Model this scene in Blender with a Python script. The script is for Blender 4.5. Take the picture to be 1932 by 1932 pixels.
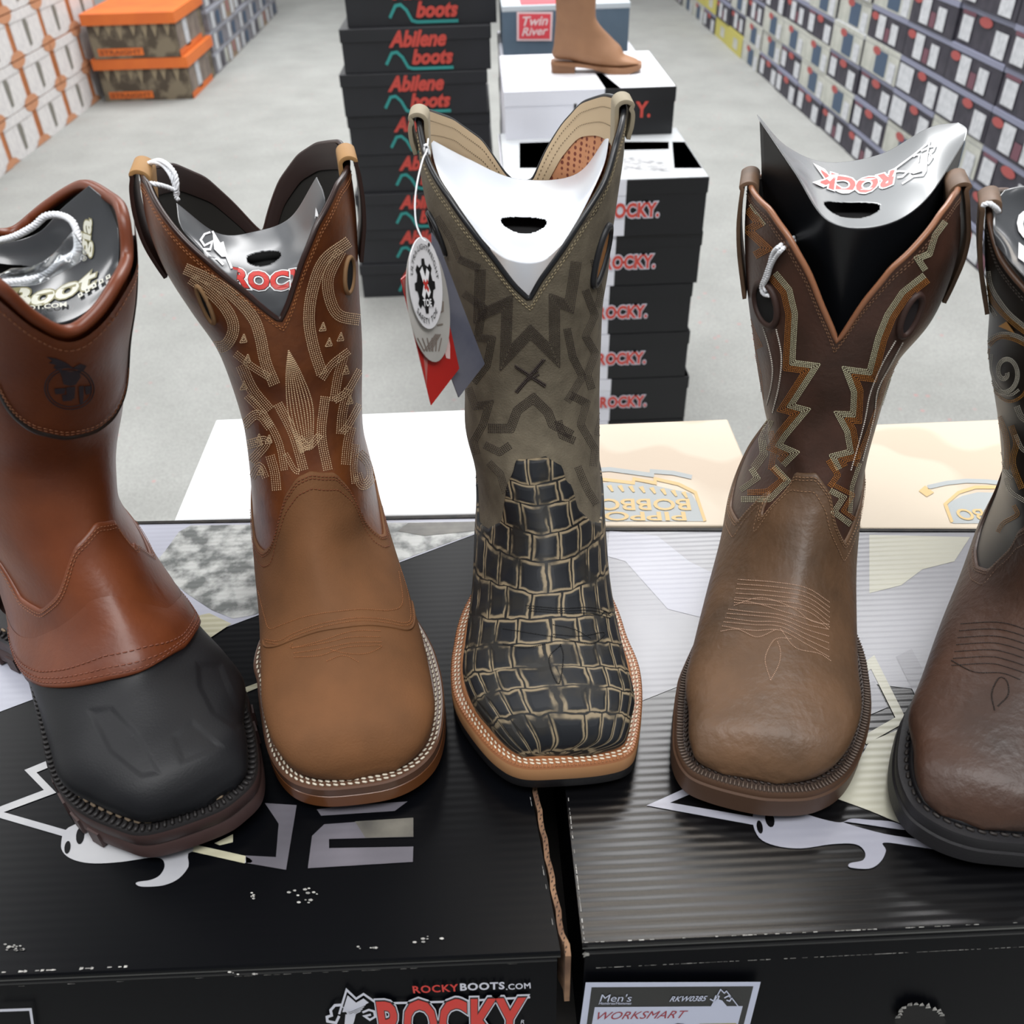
import bpy, bmesh, math, random
import numpy as np
from mathutils import Vector, Matrix
from mathutils.bvhtree import BVHTree
random.seed(7)
scene = bpy.context.scene
COL = scene.collection
for o in list(bpy.data.objects): bpy.data.objects.remove(o)

# ------------------------------------------------------------------ camera
F = 1700.0; CC = 966.0
EYE = np.array([0, 0, .45])
def nrm(a):
    a = np.array(a, float); return a/np.linalg.norm(a)
cy_ = nrm([885-CC, -350-CC, F]); dn_ = nrm([64, (F*F+(885-CC)*64)/1316., F])
cx_ = np.cross(cy_, -dn_)
MC = np.column_stack([cx_, cy_, -dn_])          # world -> camera (x right, y down, z forward)
cam = bpy.data.cameras.new('camera'); camo = bpy.data.objects.new('camera', cam); COL.objects.link(camo)
r_, u_, f_ = MC[0], -MC[1], MC[2]
camo.matrix_world = Matrix(((r_[0], u_[0], -f_[0], EYE[0]), (r_[1], u_[1], -f_[1], EYE[1]), (r_[2], u_[2], -f_[2], EYE[2]), (0, 0, 0, 1)))
cam.sensor_width = 36; cam.lens = 36*F/1932
cam.clip_start = .01; cam.clip_end = 60
cam.dof.use_dof = True; cam.dof.focus_distance = .60; cam.dof.aperture_fstop = 12
scene.camera = camo

# ------------------------------------------------------------------ light
w = bpy.data.worlds.new('world'); scene.world = w; w.use_nodes = True
bg = w.node_tree.nodes['Background']; bg.inputs[0].default_value = (.93, .96, 1, 1); bg.inputs[1].default_value = .27
def area(name, loc, sx, sy, power, rot=(0, 0, 0), col=(1, 1, 1)):
    l = bpy.data.lights.new(name, 'AREA'); l.shape = 'RECTANGLE'; l.size = sx; l.size_y = sy; l.energy = power; l.color = col
    o = bpy.data.objects.new(name, l); COL.objects.link(o); o.location = loc; o.rotation_euler = rot
    return o
area('ceiling_or_fill_light', (.95, 2.75, 2.35), 1.3, 2.1, 135)
area('ceiling_or_fill_light', (-.22, 3.1, 2.35), .32, 1.7, 22)
area('ceiling_or_fill_light', (.1, -.6, 2.35), 2.4, .8, 105)  # added fill behind the camera to brighten the front faces
area('ceiling_or_fill_light', (-.6, 5.6, 2.35), 3.2, 1.6, 210)
area('ceiling_or_fill_light', (-2.3, 1.4, 2.35), .7, 3.0, 90)
area('ceiling_or_fill_light', (.42, 1.28, 2.35), .9, .16, 9, col=(1, .9, .78))
vs = scene.view_settings
scene.display_settings.display_device = 'sRGB'
vs.view_transform = 'Standard'; vs.look = 'None'; vs.exposure = -0.45; vs.gamma = 1.0; vs.use_curve_mapping = False

# ------------------------------------------------------------------ helpers
def proj(P):
    P = np.asarray(P, float); q = (P-EYE) @ MC.T
    return np.stack([CC+F*q[..., 0]/q[..., 2], CC+F*q[..., 1]/q[..., 2]], -1)
def ray(px, py): return nrm(MC.T @ np.array([px-CC, py-CC, F]))
def un(px, py, X=None, Y=None, z=None):
    d = ray(px, py)
    i, v = (0, X) if X is not None else (1, Y) if Y is not None else (2, z)
    return EYE+d*((v-EYE[i])/d[i])
def srgb(h):
    if isinstance(h, str):
        c = [int(h[i:i+2], 16)/255 for i in (0, 2, 4)]
    else: c = h
    return tuple((x/12.92 if x <= .04045 else ((x+.055)/1.055)**2.4) for x in c)+(1,)
MATS = {}
def mat(name, col, rough=.5, col2=None, scale=40, bump=0, bscale=300, coat=0, spec=.5, dist=.3, detail=4, metal=0, bd=.0006):
    if name in MATS: return MATS[name]
    m = bpy.data.materials.new(name); MATS[name] = m; m.use_nodes = True
    nt = m.node_tree; N = nt.nodes; L = nt.links; b = N['Principled BSDF']
    b.inputs['Base Color'].default_value = srgb(col); b.inputs['Roughness'].default_value = rough
    b.inputs['Specular IOR Level'].default_value = spec; b.inputs['Coat Weight'].default_value = coat; b.inputs['Coat Roughness'].default_value = .15
    b.inputs['Metallic'].default_value = metal
    tc = N.new('ShaderNodeTexCoord')
    if col2:
        n = N.new('ShaderNodeTexNoise'); n.inputs['Scale'].default_value = scale; n.inputs['Detail'].default_value = detail
        r = N.new('ShaderNodeValToRGB'); r.color_ramp.elements[0].position = .5-dist/2; r.color_ramp.elements[1].position = .5+dist/2
        r.color_ramp.elements[0].color = srgb(col); r.color_ramp.elements[1].color = srgb(col2)
        L.new(tc.outputs['Object'], n.inputs['Vector']); L.new(n.outputs['Fac'], r.inputs[0]); L.new(r.outputs[0], b.inputs['Base Color'])
    if bump:
        n = N.new('ShaderNodeTexNoise'); n.inputs['Scale'].default_value = bscale; n.inputs['Detail'].default_value = 3
        bp = N.new('ShaderNodeBump'); bp.inputs['Strength'].default_value = bump; bp.inputs['Distance'].default_value = bd
        L.new(tc.outputs['Object'], n.inputs['Vector']); L.new(n.outputs['Fac'], bp.inputs['Height']); L.new(bp.outputs[0], b.inputs['Normal'])
    return m
def origin_of(p):
    v = Vector((0, 0, 0))
    while p is not None: v += p.location; p = p.parent
    return v
def obj(name, V, Fc, mats, parent=None, mi=None, smooth=True, origin=None):
    """one mesh object; V in world coordinates"""
    me = bpy.data.meshes.new(name)
    o_ = origin_of(parent) if parent is not None else Vector(origin if origin is not None else (0, 0, 0))
    V = np.asarray(V, float).reshape(-1, 3)-np.array(o_)
    me.from_pydata([tuple(v) for v in V], [], [tuple(int(i) for i in f) for f in Fc])
    if not isinstance(mats, (list, tuple)): mats = [mats]
    for m in mats: me.materials.append(m)
    if mi is not None: me.polygons.foreach_set('material_index', list(mi))
    if smooth: me.polygons.foreach_set('use_smooth', [True]*len(me.polygons))
    me.update()
    o = bpy.data.objects.new(name, me); COL.objects.link(o)
    if parent is not None: o.parent = parent
    else: o.location = o_
    return o
def empty(name, loc):
    o = bpy.data.objects.new(name, None); COL.objects.link(o); o.location = tuple(float(x) for x in loc); o.empty_display_size = .05
    return o
def tag(o, label=None, cat=None, group=None, kind=None):
    if label: o['label'] = label
    if cat: o['category'] = cat
    if group: o['group'] = group
    if kind: o['kind'] = kind
    return o
class MB:
    """collects geometry for ONE mesh"""
    def __init__(s): s.V = []; s.F = []; s.M = []
    def add(s, V, Fc, m=0):
        b = len(s.V); s.V += [tuple(v) for v in V]
        for i, f in enumerate(Fc):
            s.F.append(tuple(int(b+j) for j in f)); s.M.append(m[i] if isinstance(m, (list, tuple)) else m)
        return s
    def build(s, name, mats, parent=None, smooth=True, origin=None): return obj(name, s.V, s.F, mats, parent, s.M, smooth, origin)
def hexa(c8, m=0):
    """8 corners: bottom 4 ccw then top 4 ccw"""
    return c8, [(3, 2, 1, 0), (4, 5, 6, 7), (0, 1, 5, 4), (1, 2, 6, 5), (2, 3, 7, 6), (3, 0, 4, 7)]
def boxv(x0, x1, y0, y1, z0, z1): return hexa([(x0, y0, z0), (x1, y0, z0), (x1, y1, z0), (x0, y1, z0), (x0, y0, z1), (x1, y0, z1), (x1, y1, z1), (x0, y1, z1)])
def catmull(P, t):
    """P (n,k) at integer knots, t floats -> values"""
    P = np.asarray(P, float); n = len(P); t = np.clip(np.asarray(t, float), 0, n-1-1e-9); i = np.floor(t).astype(int); f = (t-i)
    g = lambda j: P[np.clip(j, 0, n-1)]
    p0, p1, p2, p3 = g(i-1), g(i), g(i+1), g(i+2)
    p0 = np.where((i == 0)[..., None], 2*p1-p2, p0); p3 = np.where((i+2 > n-1)[..., None], 2*p2-p1, p3)
    f = f[..., None]
    return .5*((2*p1)+(-p0+p2)*f+(2*p0-5*p1+4*p2-p3)*f**2+(-p0+3*p1-3*p2+p3)*f**3)
def smooth_line(P, per=6):
    P = np.asarray(P, float); return catmull(P, np.linspace(0, len(P)-1, (len(P)-1)*per+1))
def tube(mb, P, r, n=8, closed=False, m=0, flat=1.0, up=None):
    P = np.asarray(P, float); k = len(P)
    T = np.gradient(P, axis=0) if not closed else (np.roll(P, -1, 0)-np.roll(P, 1, 0))
    T /= np.linalg.norm(T, axis=1)[:, None]+1e-12
    a = np.array([0, 0, 1.]) if abs(T[0][2]) < .9 else np.array([1., 0, 0])
    V = []; u = a-T[0]*a.dot(T[0]); u /= np.linalg.norm(u)
    for i in range(k):
        if up is not None:
            q = up[i] if hasattr(up[0], '__len__') else np.array(up); u = q-T[i]*q.dot(T[i])
        else: u = u-T[i]*u.dot(T[i])
        u /= np.linalg.norm(u)+1e-12; w_ = np.cross(T[i], u); rr = r[i] if hasattr(r, '__len__') else r
        for j in range(n):
            an = 2*math.pi*j/n; V.append(P[i]+u*math.cos(an)*rr*flat+w_*math.sin(an)*rr)
    Fc = []
    for i in range(k if closed else k-1):
        for j in range(n):
            a0, a1 = i*n+j, i*n+(j+1) % n; b0, b1 = ((i+1) % k)*n+j, ((i+1) % k)*n+(j+1) % n
            Fc.append((a0, a1, b1, b0))
    if not closed: Fc += [tuple(range(n))[::-1], tuple((k-1)*n+j for j in range(n))]
    mb.add(V, Fc, m); return mb
def text_mesh(s, size=1, offset=0, shear=0, extrude=0, spacing=1, align='CENTER', res=3):
    cu = bpy.data.curves.new('t', 'FONT'); cu.body = s; cu.size = size; cu.offset = offset; cu.shear = shear; cu.extrude = extrude; cu.space_character = spacing
    cu.align_x = align; cu.align_y = 'CENTER'; cu.resolution_u = res; cu.fill_mode = 'FRONT' if extrude == 0 else 'BOTH'
    o = bpy.data.objects.new('t', cu); COL.objects.link(o)
    dg = bpy.context.evaluated_depsgraph_get(); me = bpy.data.meshes.new_from_object(o.evaluated_get(dg))
    V = [tuple(v.co) for v in me.vertices]; Fc = [tuple(p.vertices) for p in me.polygons]
    bpy.data.objects.remove(o); bpy.data.curves.remove(cu); bpy.data.meshes.remove(me)
    return np.array(V).reshape(-1, 3), Fc
def fit_text(s, w_, h_, **k):
    """text scaled to exactly w x h centred at 0"""
    V, Fc = text_mesh(s, **k)
    if len(V) == 0: return V, Fc
    a = V.min(0); b = V.max(0); c = (a+b)/2; V = V-c
    V[:, 0] *= w_/(b[0]-a[0]); V[:, 1] *= h_/(b[1]-a[1])
    return V, Fc
def tri_poly(P):
    """triangulate 2D polygon -> faces"""
    from mathutils.geometry import tessellate_polygon
    return [tuple(t) for t in tessellate_polygon([[Vector((p[0], p[1], 0)) for p in P]])]
def plate(mb, o_, ex, ey, P, lift, m=0):
    """flat printed polygon P (2D) in plane o_,ex,ey, lifted along normal"""
    ex, ey, o_ = np.array(ex, float), np.array(ey, float), np.array(o_, float)
    nn = np.cross(ex, ey); nn /= np.linalg.norm(nn)
    V = [o_+ex*p[0]+ey*p[1]+nn*lift for p in P]
    Fc = []
    for t in tri_poly(P):
        a, b, c = V[t[0]], V[t[1]], V[t[2]]
        Fc.append(t if np.dot(np.cross(b-a, c-a), nn) > 0 else t[::-1])
    mb.add(V, Fc, m)
def on_plane(mb, o_, ex, ey, V, Fc, lift, m=0):
    ex, ey, o_ = np.array(ex, float), np.array(ey, float), np.array(o_, float)
    nn = np.cross(ex, ey); nn /= np.linalg.norm(nn)
    mb.add([o_+ex*v[0]+ey*v[1]+nn*lift for v in V], Fc, m)

def offset_poly(P, d):
    P = np.asarray(P, float); n = len(P); out = []
    for i in range(n):
        a = P[i]-P[i-1] if i > 0 else P[1]-P[0]; b = P[i+1]-P[i] if i < n-1 else P[-1]-P[-2]
        a = a/(np.linalg.norm(a)+1e-9); b = b/(np.linalg.norm(b)+1e-9); na = np.array([-a[1], a[0]]); nb = np.array([-b[1], b[0]])
        m = na+nb; l = m.dot(m); m = m*(2/l) if l > .25 else m*2
        if np.linalg.norm(m) > 3: m = m/np.linalg.norm(m)*3
        out.append(P[i]+m*d)
    return np.array(out)
def smoothf(x, y, win):
    """soft curve through (x, y) as a function"""
    g = np.linspace(x[0]-.5, x[-1]+.5, 1600); f = np.interp(g, x, y); k = max(3, int(win/(g[1]-g[0]))|1); h = np.hanning(k+2)[1:-1]; p = k//2
    f = np.convolve(np.concatenate([np.full(p, f[0]), f, np.full(p, f[-1])]), h/h.sum(), 'valid')
    return lambda t: np.interp(t, g, f)
# ------------------------------------------------------------------ room
FZ = -.66
def floor_mat():
    m = bpy.data.materials.new('grey speckled carpet'); m.use_nodes = True; nt = m.node_tree; N = nt.nodes; L = nt.links; b = N['Principled BSDF']
    b.inputs['Roughness'].default_value = .85; b.inputs['Specular IOR Level'].default_value = .15
    tc = N.new('ShaderNodeTexCoord')
    n1 = N.new('ShaderNodeTexNoise'); n1.inputs['Scale'].default_value = 5; n1.inputs['Detail'].default_value = 6
    n2 = N.new('ShaderNodeTexNoise'); n2.inputs['Scale'].default_value = 260; n2.inputs['Detail'].default_value = 2
    r1 = N.new('ShaderNodeValToRGB'); r1.color_ramp.elements[0].position = .3; r1.color_ramp.elements[0].color = srgb('929390'); r1.color_ramp.elements[1].position = .7; r1.color_ramp.elements[1].color = srgb('9d9e9b')
    mx = N.new('ShaderNodeMixRGB'); mx.blend_type = 'OVERLAY'; mx.inputs[0].default_value = .35
    L.new(tc.outputs['Object'], n1.inputs[0]); L.new(tc.outputs['Object'], n2.inputs[0]); L.new(n1.outputs[0], r1.inputs[0])
    L.new(r1.outputs[0], mx.inputs[1]); L.new(n2.outputs[0], mx.inputs[2])
    v = N.new('ShaderNodeTexVoronoi'); v.inputs['Scale'].default_value = 26
    r2 = N.new('ShaderNodeValToRGB'); r2.color_ramp.elements[0].position = .10; r2.color_ramp.elements[0].color = (1, 1, 1, 1); r2.color_ramp.elements[1].position = .16; r2.color_ramp.elements[1].color = (0, 0, 0, 1)
    n3 = N.new('ShaderNodeTexNoise'); n3.inputs['Scale'].default_value = 7
    r3 = N.new('ShaderNodeValToRGB'); r3.color_ramp.elements[0].position = .52; r3.color_ramp.elements[1].position = .6; 
    mu = N.new('ShaderNodeMath'); mu.operation = 'MULTIPLY'; mu2 = N.new('ShaderNodeMath'); mu2.operation = 'MULTIPLY'; mu2.inputs[1].default_value = .5
    L.new(tc.outputs['Object'], v.inputs['Vector']); L.new(tc.outputs['Object'], n3.inputs['Vector']); L.new(v.outputs['Distance'], r2.inputs[0]); L.new(n3.outputs[0], r3.inputs[0])
    L.new(r2.outputs[0], mu.inputs[0]); L.new(r3.outputs[0], mu.inputs[1]); L.new(mu.outputs[0], mu2.inputs[0])
    m2 = N.new('ShaderNodeMixRGB'); m2.inputs[2].default_value = srgb('c08080'); L.new(mu2.outputs[0], m2.inputs[0]); L.new(mx.outputs[0], m2.inputs[1]); L.new(m2.outputs[0], b.inputs['Base Color'])
    return m
o = obj('floor', [(-2.9, -4, FZ), (2.4, -4, FZ), (2.4, 11, FZ), (-2.9, 11, FZ)], [(0, 1, 2, 3)], floor_mat(), smooth=False); tag(o, kind='structure')
wm = mat('painted wall', 'd8d8d6', .8, 'cfcfcd', 3)
for nm, v in (('wall_left', [(-2.9, -4, FZ), (-2.9, 11, FZ), (-2.9, 11, 1.4), (-2.9, -4, 1.4)]), ('wall_right', [(2.4, 11, FZ), (2.4, -4, FZ), (2.4, -4, 1.4), (2.4, 11, 1.4)]), ('wall_back', [(-2.9, 11, FZ), (2.4, 11, FZ), (2.4, 11, 1.4), (-2.9, 11, 1.4)])):
    tag(obj(nm, v, [(3, 2, 1, 0)], wm, smooth=False), kind='structure')
# ------------------------------------------------------------------ display table and front boxes
def on(pts, lift=.0003, **k):
    """points of a printed shape lying on a box face (z=.. top face, Y=.. front face)"""
    P = [un(x, y, **k) for x, y in pts]; P = np.array(P)
    if 'z' in k: P[:, 2] += lift
    else: P[:, 1] -= lift
    return P
def poly(mb, pts, lift=.0003, m=0, **k):
    P = on(pts, lift, **k); P2 = P[:, [0, 1]] if 'z' in k else P[:, [0, 2]]
    Fc = []
    for t in tri_poly(P2):
        a, b, c = P[t[0]], P[t[1]], P[t[2]]; nn = np.cross(b-a, c-a)
        up = nn[2] > 0 if 'z' in k else nn[1] < 0
        Fc.append(t if up else t[::-1])
    mb.add(P, Fc, m)
def stroke(mb, pts, width, lift=.0003, m=0, **k):
    P = np.asarray(pts, float); a = offset_poly(P, width/2); b = offset_poly(P, -width/2)
    for i in range(len(P)-1): poly(mb, [a[i], a[i+1], b[i+1], b[i]], lift+.00001*(i % 2), m, **k)
def put_text(mb, s, x0, x1, yc0, yc1, h, lift=.0004, m=0, offs=(0,), ms=(0,), flip=False, z=None, Y=None, **k):
    """text between image columns on a face; yc0/yc1 = centre rows at the left/right end, h = cap height in rows"""
    kk = {'z': z} if z is not None else {'Y': Y}
    p0, p1 = un(x0, yc0, **kk), un(x1, yc1, **kk); mid = un((x0+x1)/2, (yc0+yc1)/2, **kk); q = un((x0+x1)/2, (yc0+yc1)/2-h/2, **kk); r = un((x0+x1)/2, (yc0+yc1)/2+h/2, **kk)
    W_ = np.linalg.norm(p1-p0); H_ = np.linalg.norm(q-r); ex = (p1-p0)/W_
    nn = np.array([0, 0, 1.]) if z is not None else np.array([0, -1., 0]); ey = np.cross(nn, ex)
    for of, mm, i in zip(offs, ms, range(9)):
        V, Fc = text_mesh(s, size=1, offset=of, **k)
        V0, _ = text_mesh(s, size=1, offset=offs[-1], **k)
        a, b = V0.min(0), V0.max(0); c = (a+b)/2
        sx, sy = W_/(b[0]-a[0]), H_/(b[1]-a[1])
        if flip: sx, sy = -sx, -sy
        mb.add([mid+ex*(v[0]-c[0])*sx+ey*(v[1]-c[1])*sy+nn*(lift+i*.00012) for v in V], Fc, mm)
def gloss(name, col, rough=.22, ridge=.0, col2=None, scale=20, dist=.4, pitch=.0052, spec=.5, ddist=.0006):
    m = mat(name, col, rough, col2, scale, spec=spec, dist=dist, detail=8)
    nt = m.node_tree; N = nt.nodes; L = nt.links; b = N['Principled BSDF']
    if ridge:
        tc = N.new('ShaderNodeTexCoord'); wv = N.new('ShaderNodeTexWave'); wv.wave_type = 'BANDS'; wv.bands_direction = 'Y'; wv.inputs['Scale'].default_value = .314/pitch; wv.inputs['Distortion'].default_value = .35; wv.inputs['Detail'].default_value = 1; wv.inputs['Detail Scale'].default_value = .6
        n2 = N.new('ShaderNodeTexNoise'); n2.inputs['Scale'].default_value = 5
        mm = N.new('ShaderNodeMath'); mm.operation = 'MULTIPLY'
        bp = N.new('ShaderNodeBump'); bp.inputs['Strength'].default_value = ridge; bp.inputs['Distance'].default_value = ddist
        L.new(tc.outputs['Object'], wv.inputs['Vector']); L.new(tc.outputs['Object'], n2.inputs['Vector']); L.new(wv.outputs['Fac'], mm.inputs[0]); L.new(n2.outputs['Fac'], mm.inputs[1]); L.new(mm.outputs[0], bp.inputs['Height']); L.new(bp.outputs[0], b.inputs['Normal'])
    return m
gb = gloss('glossy black card', '06070a', .28, .10, spec=.14)
gbr = gloss('ridged glossy black card', '09090b', .24, .38, spec=.5)
seam = mat('black rear fold', '0b0b0c', .5, '2a2622', 90, spec=.2)
gside = mat('black card side', '08090e', .4, bump=.05, bscale=40, spec=.03)
kraft = mat('brown corrugated board', '8a6a50', .85, '5a4030', 60)
scuff = mat('worn white card', 'b9b7b2', .8, '6b6a68', 300)
lav = gloss('pale lavender print', 'a9abb8', .3, .12); lavr = gloss('pale lavender print ridged', '8f909c', .3, .3, 'a3a3ad', 9)
rock = gloss('grey rock photo print', '5f6261', .33, .15, 'b4b6b4', 75, .22)
cream = gloss('cream print', 'b8b59c', .33, .5, 'a8a48c', 12); gray_p = gloss('dark grey print', '57555c', .35, .2, '6b6870', 20); lgray = gloss('light grey print', '9a9ba2', .33, .15, 'b3b3b4', 18)
def front_box(name, c4, zb, lip, matt, origin):
    """corrugated tuck-flap box: front-left, front-right, back-right, back-left top corners"""
    root = empty(name, (origin[0], origin[1], zb))
    (ax, ay), (bx, by), (cx, cyy), (dx, dy) = c4
    e = .0016
    b = MB(); b.add(*hexa([(ax+e, ay+e, zb), (bx-e, by+e, zb), (cx-e, cyy-e, zb), (dx+e, dy-e, zb), (ax+e, ay+e, -.0075), (bx-e, by+e, -.0075), (cx-e, cyy-e, -.0075), (dx+e, dy-e, -.0075)]))
    # rounded top fold of the front wall
    n = 6
    V = []; R = lip
    for x, y in ((ax+e, ay+e), (bx-e, by+e)):
        for i in range(n+1):
            t = math.pi/2*i/n; V.append((x, y+R-R*math.cos(t)-.0006, -.0075-R+R*math.sin(t)+.0008))
    b.add(V, [(i, n+1+i, n+2+i, i+1) for i in range(n)], 1)
    body = b.build('box_body', [gside, mat('glossy fold', '0a0b0f', .3, spec=.5)], root, smooth=False)
    l = MB(); z0, z1 = -.0052, 0
    prof = [(.0022, z0), (.0004, z0+.0006), (0, -.0022), (.0004, -.0008), (.0014, 0)]
    V = []
    for (x, y), s in (((ax, ay), 1), ((bx, by), -1)):
        for dy_, z in prof: V.append((x, y+dy_, z))
    k = len(prof); l.add(V, [(i, k+i, k+i+1, i+1) for i in range(k-1)], 0)
    l.add([(ax, ay+.0014, 0), (bx, by+.0014, 0), (cx, cyy, 0), (dx, dy, 0), (ax, ay+.0022, z0), (bx, by+.0022, z0), (cx, cyy, z0), (dx, dy, z0)], [(0, 1, 2, 3), (7, 6, 5, 4), (1, 5, 6, 2), (3, 2, 6, 7), (0, 3, 7, 4)])
    l.add([(dx+.002, dy-.0034, .0012), (cx-.001, cyy-.0034, .0012), (cx-.001, cyy-.0002, .0012), (dx+.002, dy-.0002, .0012), (dx+.002, dy-.0034, 0), (cx-.001, cyy-.0034, 0), (cx-.001, cyy-.0002, 0), (dx+.002, dy-.0002, 0)], [(0, 1, 2, 3), (4, 5, 1, 0), (7, 3, 2, 6)], 1)
    lid = l.build('lid', [matt, seam], root, smooth=False)
    return root, lid, body
LB, lidL, bodL = front_box('boot_box', [(-.42, .222), (.0222, .2195), (-.0145, .577), (-.42, .592)], -.13, .003, gb, (-.2, .222))
tag(LB, 'black glossy boot box on the left, under the three left boots, red lettering in front', 'box')
RB, lidR, bodR = front_box('boot_box', [(.0335, .223), (.52, .222), (.52, .523), (.0300, .5575)], -.13, .005, gbr, (.27, .222))
tag(RB, 'black ridged boot box on the right, under the two right boots, white size label', 'box')
# lid prints, left box
pm = MB(); K = dict(z=0.)
d1 = on([(905, 1005), (0, 1343)], 0, z=0); dd = d1[1]-d1[0]; tt = (-.42-d1[0][0])/dd[0]; low = d1[0]+dd*tt
def wpoly(mb, P, m, lift=.0003):
    P = np.array([(p[0], p[1], lift) for p in P]); Fc = [t if np.cross(P[t[1]]-P[t[0]], P[t[2]]-P[t[0]])[2] > 0 else t[::-1] for t in tri_poly(P)]
    mb.add(P, Fc, m)
bk = un(905, 981, z=0)
wpoly(pm, [(-.4195, .5905), (-.4195, low[1]), (d1[0][0], d1[0][1]), (bk[0], .576)], 0)
poly(pm, [(338, 1004), (360, 992), (905, 985), (905, 1003), (480, 1161), (440, 1168), (400, 1152), (352, 1120), (318, 1092), (290, 1066), (312, 1040)], .0005, 1, **K)
poly(pm, [(352, 1168), (395, 1158), (437, 1178), (398, 1204)], .0007, 2, **K); poly(pm, [(440, 1318), (500, 1293), (500, 1284), (440, 1306)], .0005, 2, **K)
poly(pm, [(750, 1003), (800, 1012), (905, 1002), (905, 985), (770, 988)], .0007, 5, **K)
stroke(pm, [(150, 1418), (58, 1456), (95, 1494), (-12, 1534), (140, 1578)], 13, .0005, 3, **K)
ram = [(130, 1562), (116, 1592), (122, 1612), (145, 1625), (180, 1630), (230, 1627), (285, 1619), (306, 1622), (311, 1636), (302, 1652), (285, 1661), (260, 1665), (258, 1670), (272, 1674), (310, 1671), (338, 1658), (356, 1636), (364, 1607), (464, 1629), (464, 1617), (360, 1592), (300, 1570), (200, 1545)]
sc_ = lambda P: [tuple(p) for p in catmull(np.array([P[-1]]+P+P[:2], float), np.linspace(1, len(P)+1, len(P)*4+1)[:-1])]
poly(pm, sc_(ram), .0005, 3, **K)
poly(pm, [(364, 1608), (462, 1630), (464, 1616), (366, 1594)], .0006, 2, **K)
poly(pm, [(464, 1629), (540, 1642), (560, 1520), (500, 1516), (526, 1555), (521, 1618), (464, 1615)], .0005, 4, **K)
poly(pm, [(405, 1592), (440, 1575), (440, 1590), (415, 1596)], .0006, 2, **K)
for c0, a, b_ in (((152, 1578), 8, 16), ((128, 1600), 6, 12)):
    poly(pm, [(c0[0]+a*math.cos(t), c0[1]+b_*math.sin(t)-3*math.cos(t)) for t in np.linspace(0, 2*math.pi, 14)[:-1]], .0007, 6, **K)
poly(pm, [(581, 1639), (589, 1578), (612, 1556), (780, 1544), (780, 1580), (735, 1581), (621, 1584), (621, 1601), (735, 1599), (780, 1598), (779, 1627)], .0005, 4, **K)
poly(pm, [(598, 1528), (640, 1522), (769, 1513), (745, 1531), (606, 1540)], .0005, 4, **K)
poly(pm, [(670, 1551), (780, 1544), (780, 1580), (735, 1581), (690, 1582)], .0007, 5, **K)
pm.build('mountain_print', [lav, rock, cream, lgray, gray_p, gloss('dark rock print', '4d4b47', .35, .1, '6d6a62', 60), gb], lidL, smooth=False)
# lid prints, right box
pm = MB()
wpoly(pm, [tuple(p[:2]) for p in on([(1110, 1380), (1206, 1325), (1291, 1291), (1400, 1245), (1560, 1262), (1640, 1290), (1720, 1300), (1800, 1270)], 0, z=0)]+[(.519, .38), (.519, .522), (.0305, .556), (.031, .345)], 0)
poly(pm, [(1150, 1002), (1240, 1012), (1300, 1060), (1400, 1110), (1380, 1180), (1260, 1150), (1180, 1060), (1145, 1050)], .0005, 1, **K)
poly(pm, [(1640, 1010), (1830, 1014), (1800, 1060), (1740, 1075), (1700, 1105), (1640, 1120)], .0005, 2, **K)
poly(pm, [(1690, 1240), (1730, 1320), (1760, 1300), (1720, 1225)], .0005, 3, **K); poly(pm, [(1625, 1300), (1650, 1285), (1675, 1335), (1640, 1350)], .0005, 3, **K)
stroke(pm, [(1600, 1285), (1646, 1250), (1700, 1358), (1630, 1398)], 17, .0006, 2, **K)
poly(pm, [(1580, 1508), (1640, 1400), (1700, 1375), (1790, 1420), (1790, 1600), (1700, 1555), (1640, 1530)], .0004, 2, **K)  # cream print together with lamp reflection painted into its colour
stroke(pm, [(1345, 1473), (1242, 1518), (1440, 1553)], 15, .0005, 1, **K)
ram2 = [(1428, 1530), (1420, 1552), (1432, 1582), (1463, 1597), (1511, 1602), (1569, 1594), (1613, 1594), (1631, 1608), (1628, 1624), (1603, 1630), (1604, 1638), (1640, 1640), (1661, 1627), (1671, 1606), (1667, 1591), (1724, 1598), (1775, 1606), (1800, 1606), (1760, 1590), (1714, 1582), (1666, 1574), (1603, 1557), (1598, 1552), (1695, 1566), (1714, 1566), (1684, 1552), (1640, 1548), (1606, 1546), (1584, 1553), (1545, 1545), (1500, 1530), (1480, 1520)]
poly(pm, sc_(ram2), .0007, 1, **K)
for c0, a, b_ in (((1452, 1548), 9, 14), ((1433, 1562), 6, 12)):
    poly(pm, [(c0[0]+a*math.cos(t), c0[1]+b_*math.sin(t)+4*math.cos(t)) for t in np.linspace(0, 2*math.pi, 14)[:-1]], .0009, 4, **K)
pm.build('mountain_print', [gloss('pale grey print ridged', '7c7c82', .3, .35, '939398', 7), lavr, gloss('cream print and sheen ridged', 'b5b3a2', .33, .5, 'a5a396', 8), gloss('grey print ridged', '85858a', .33, .4), gbr], lidR, smooth=False)
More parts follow.
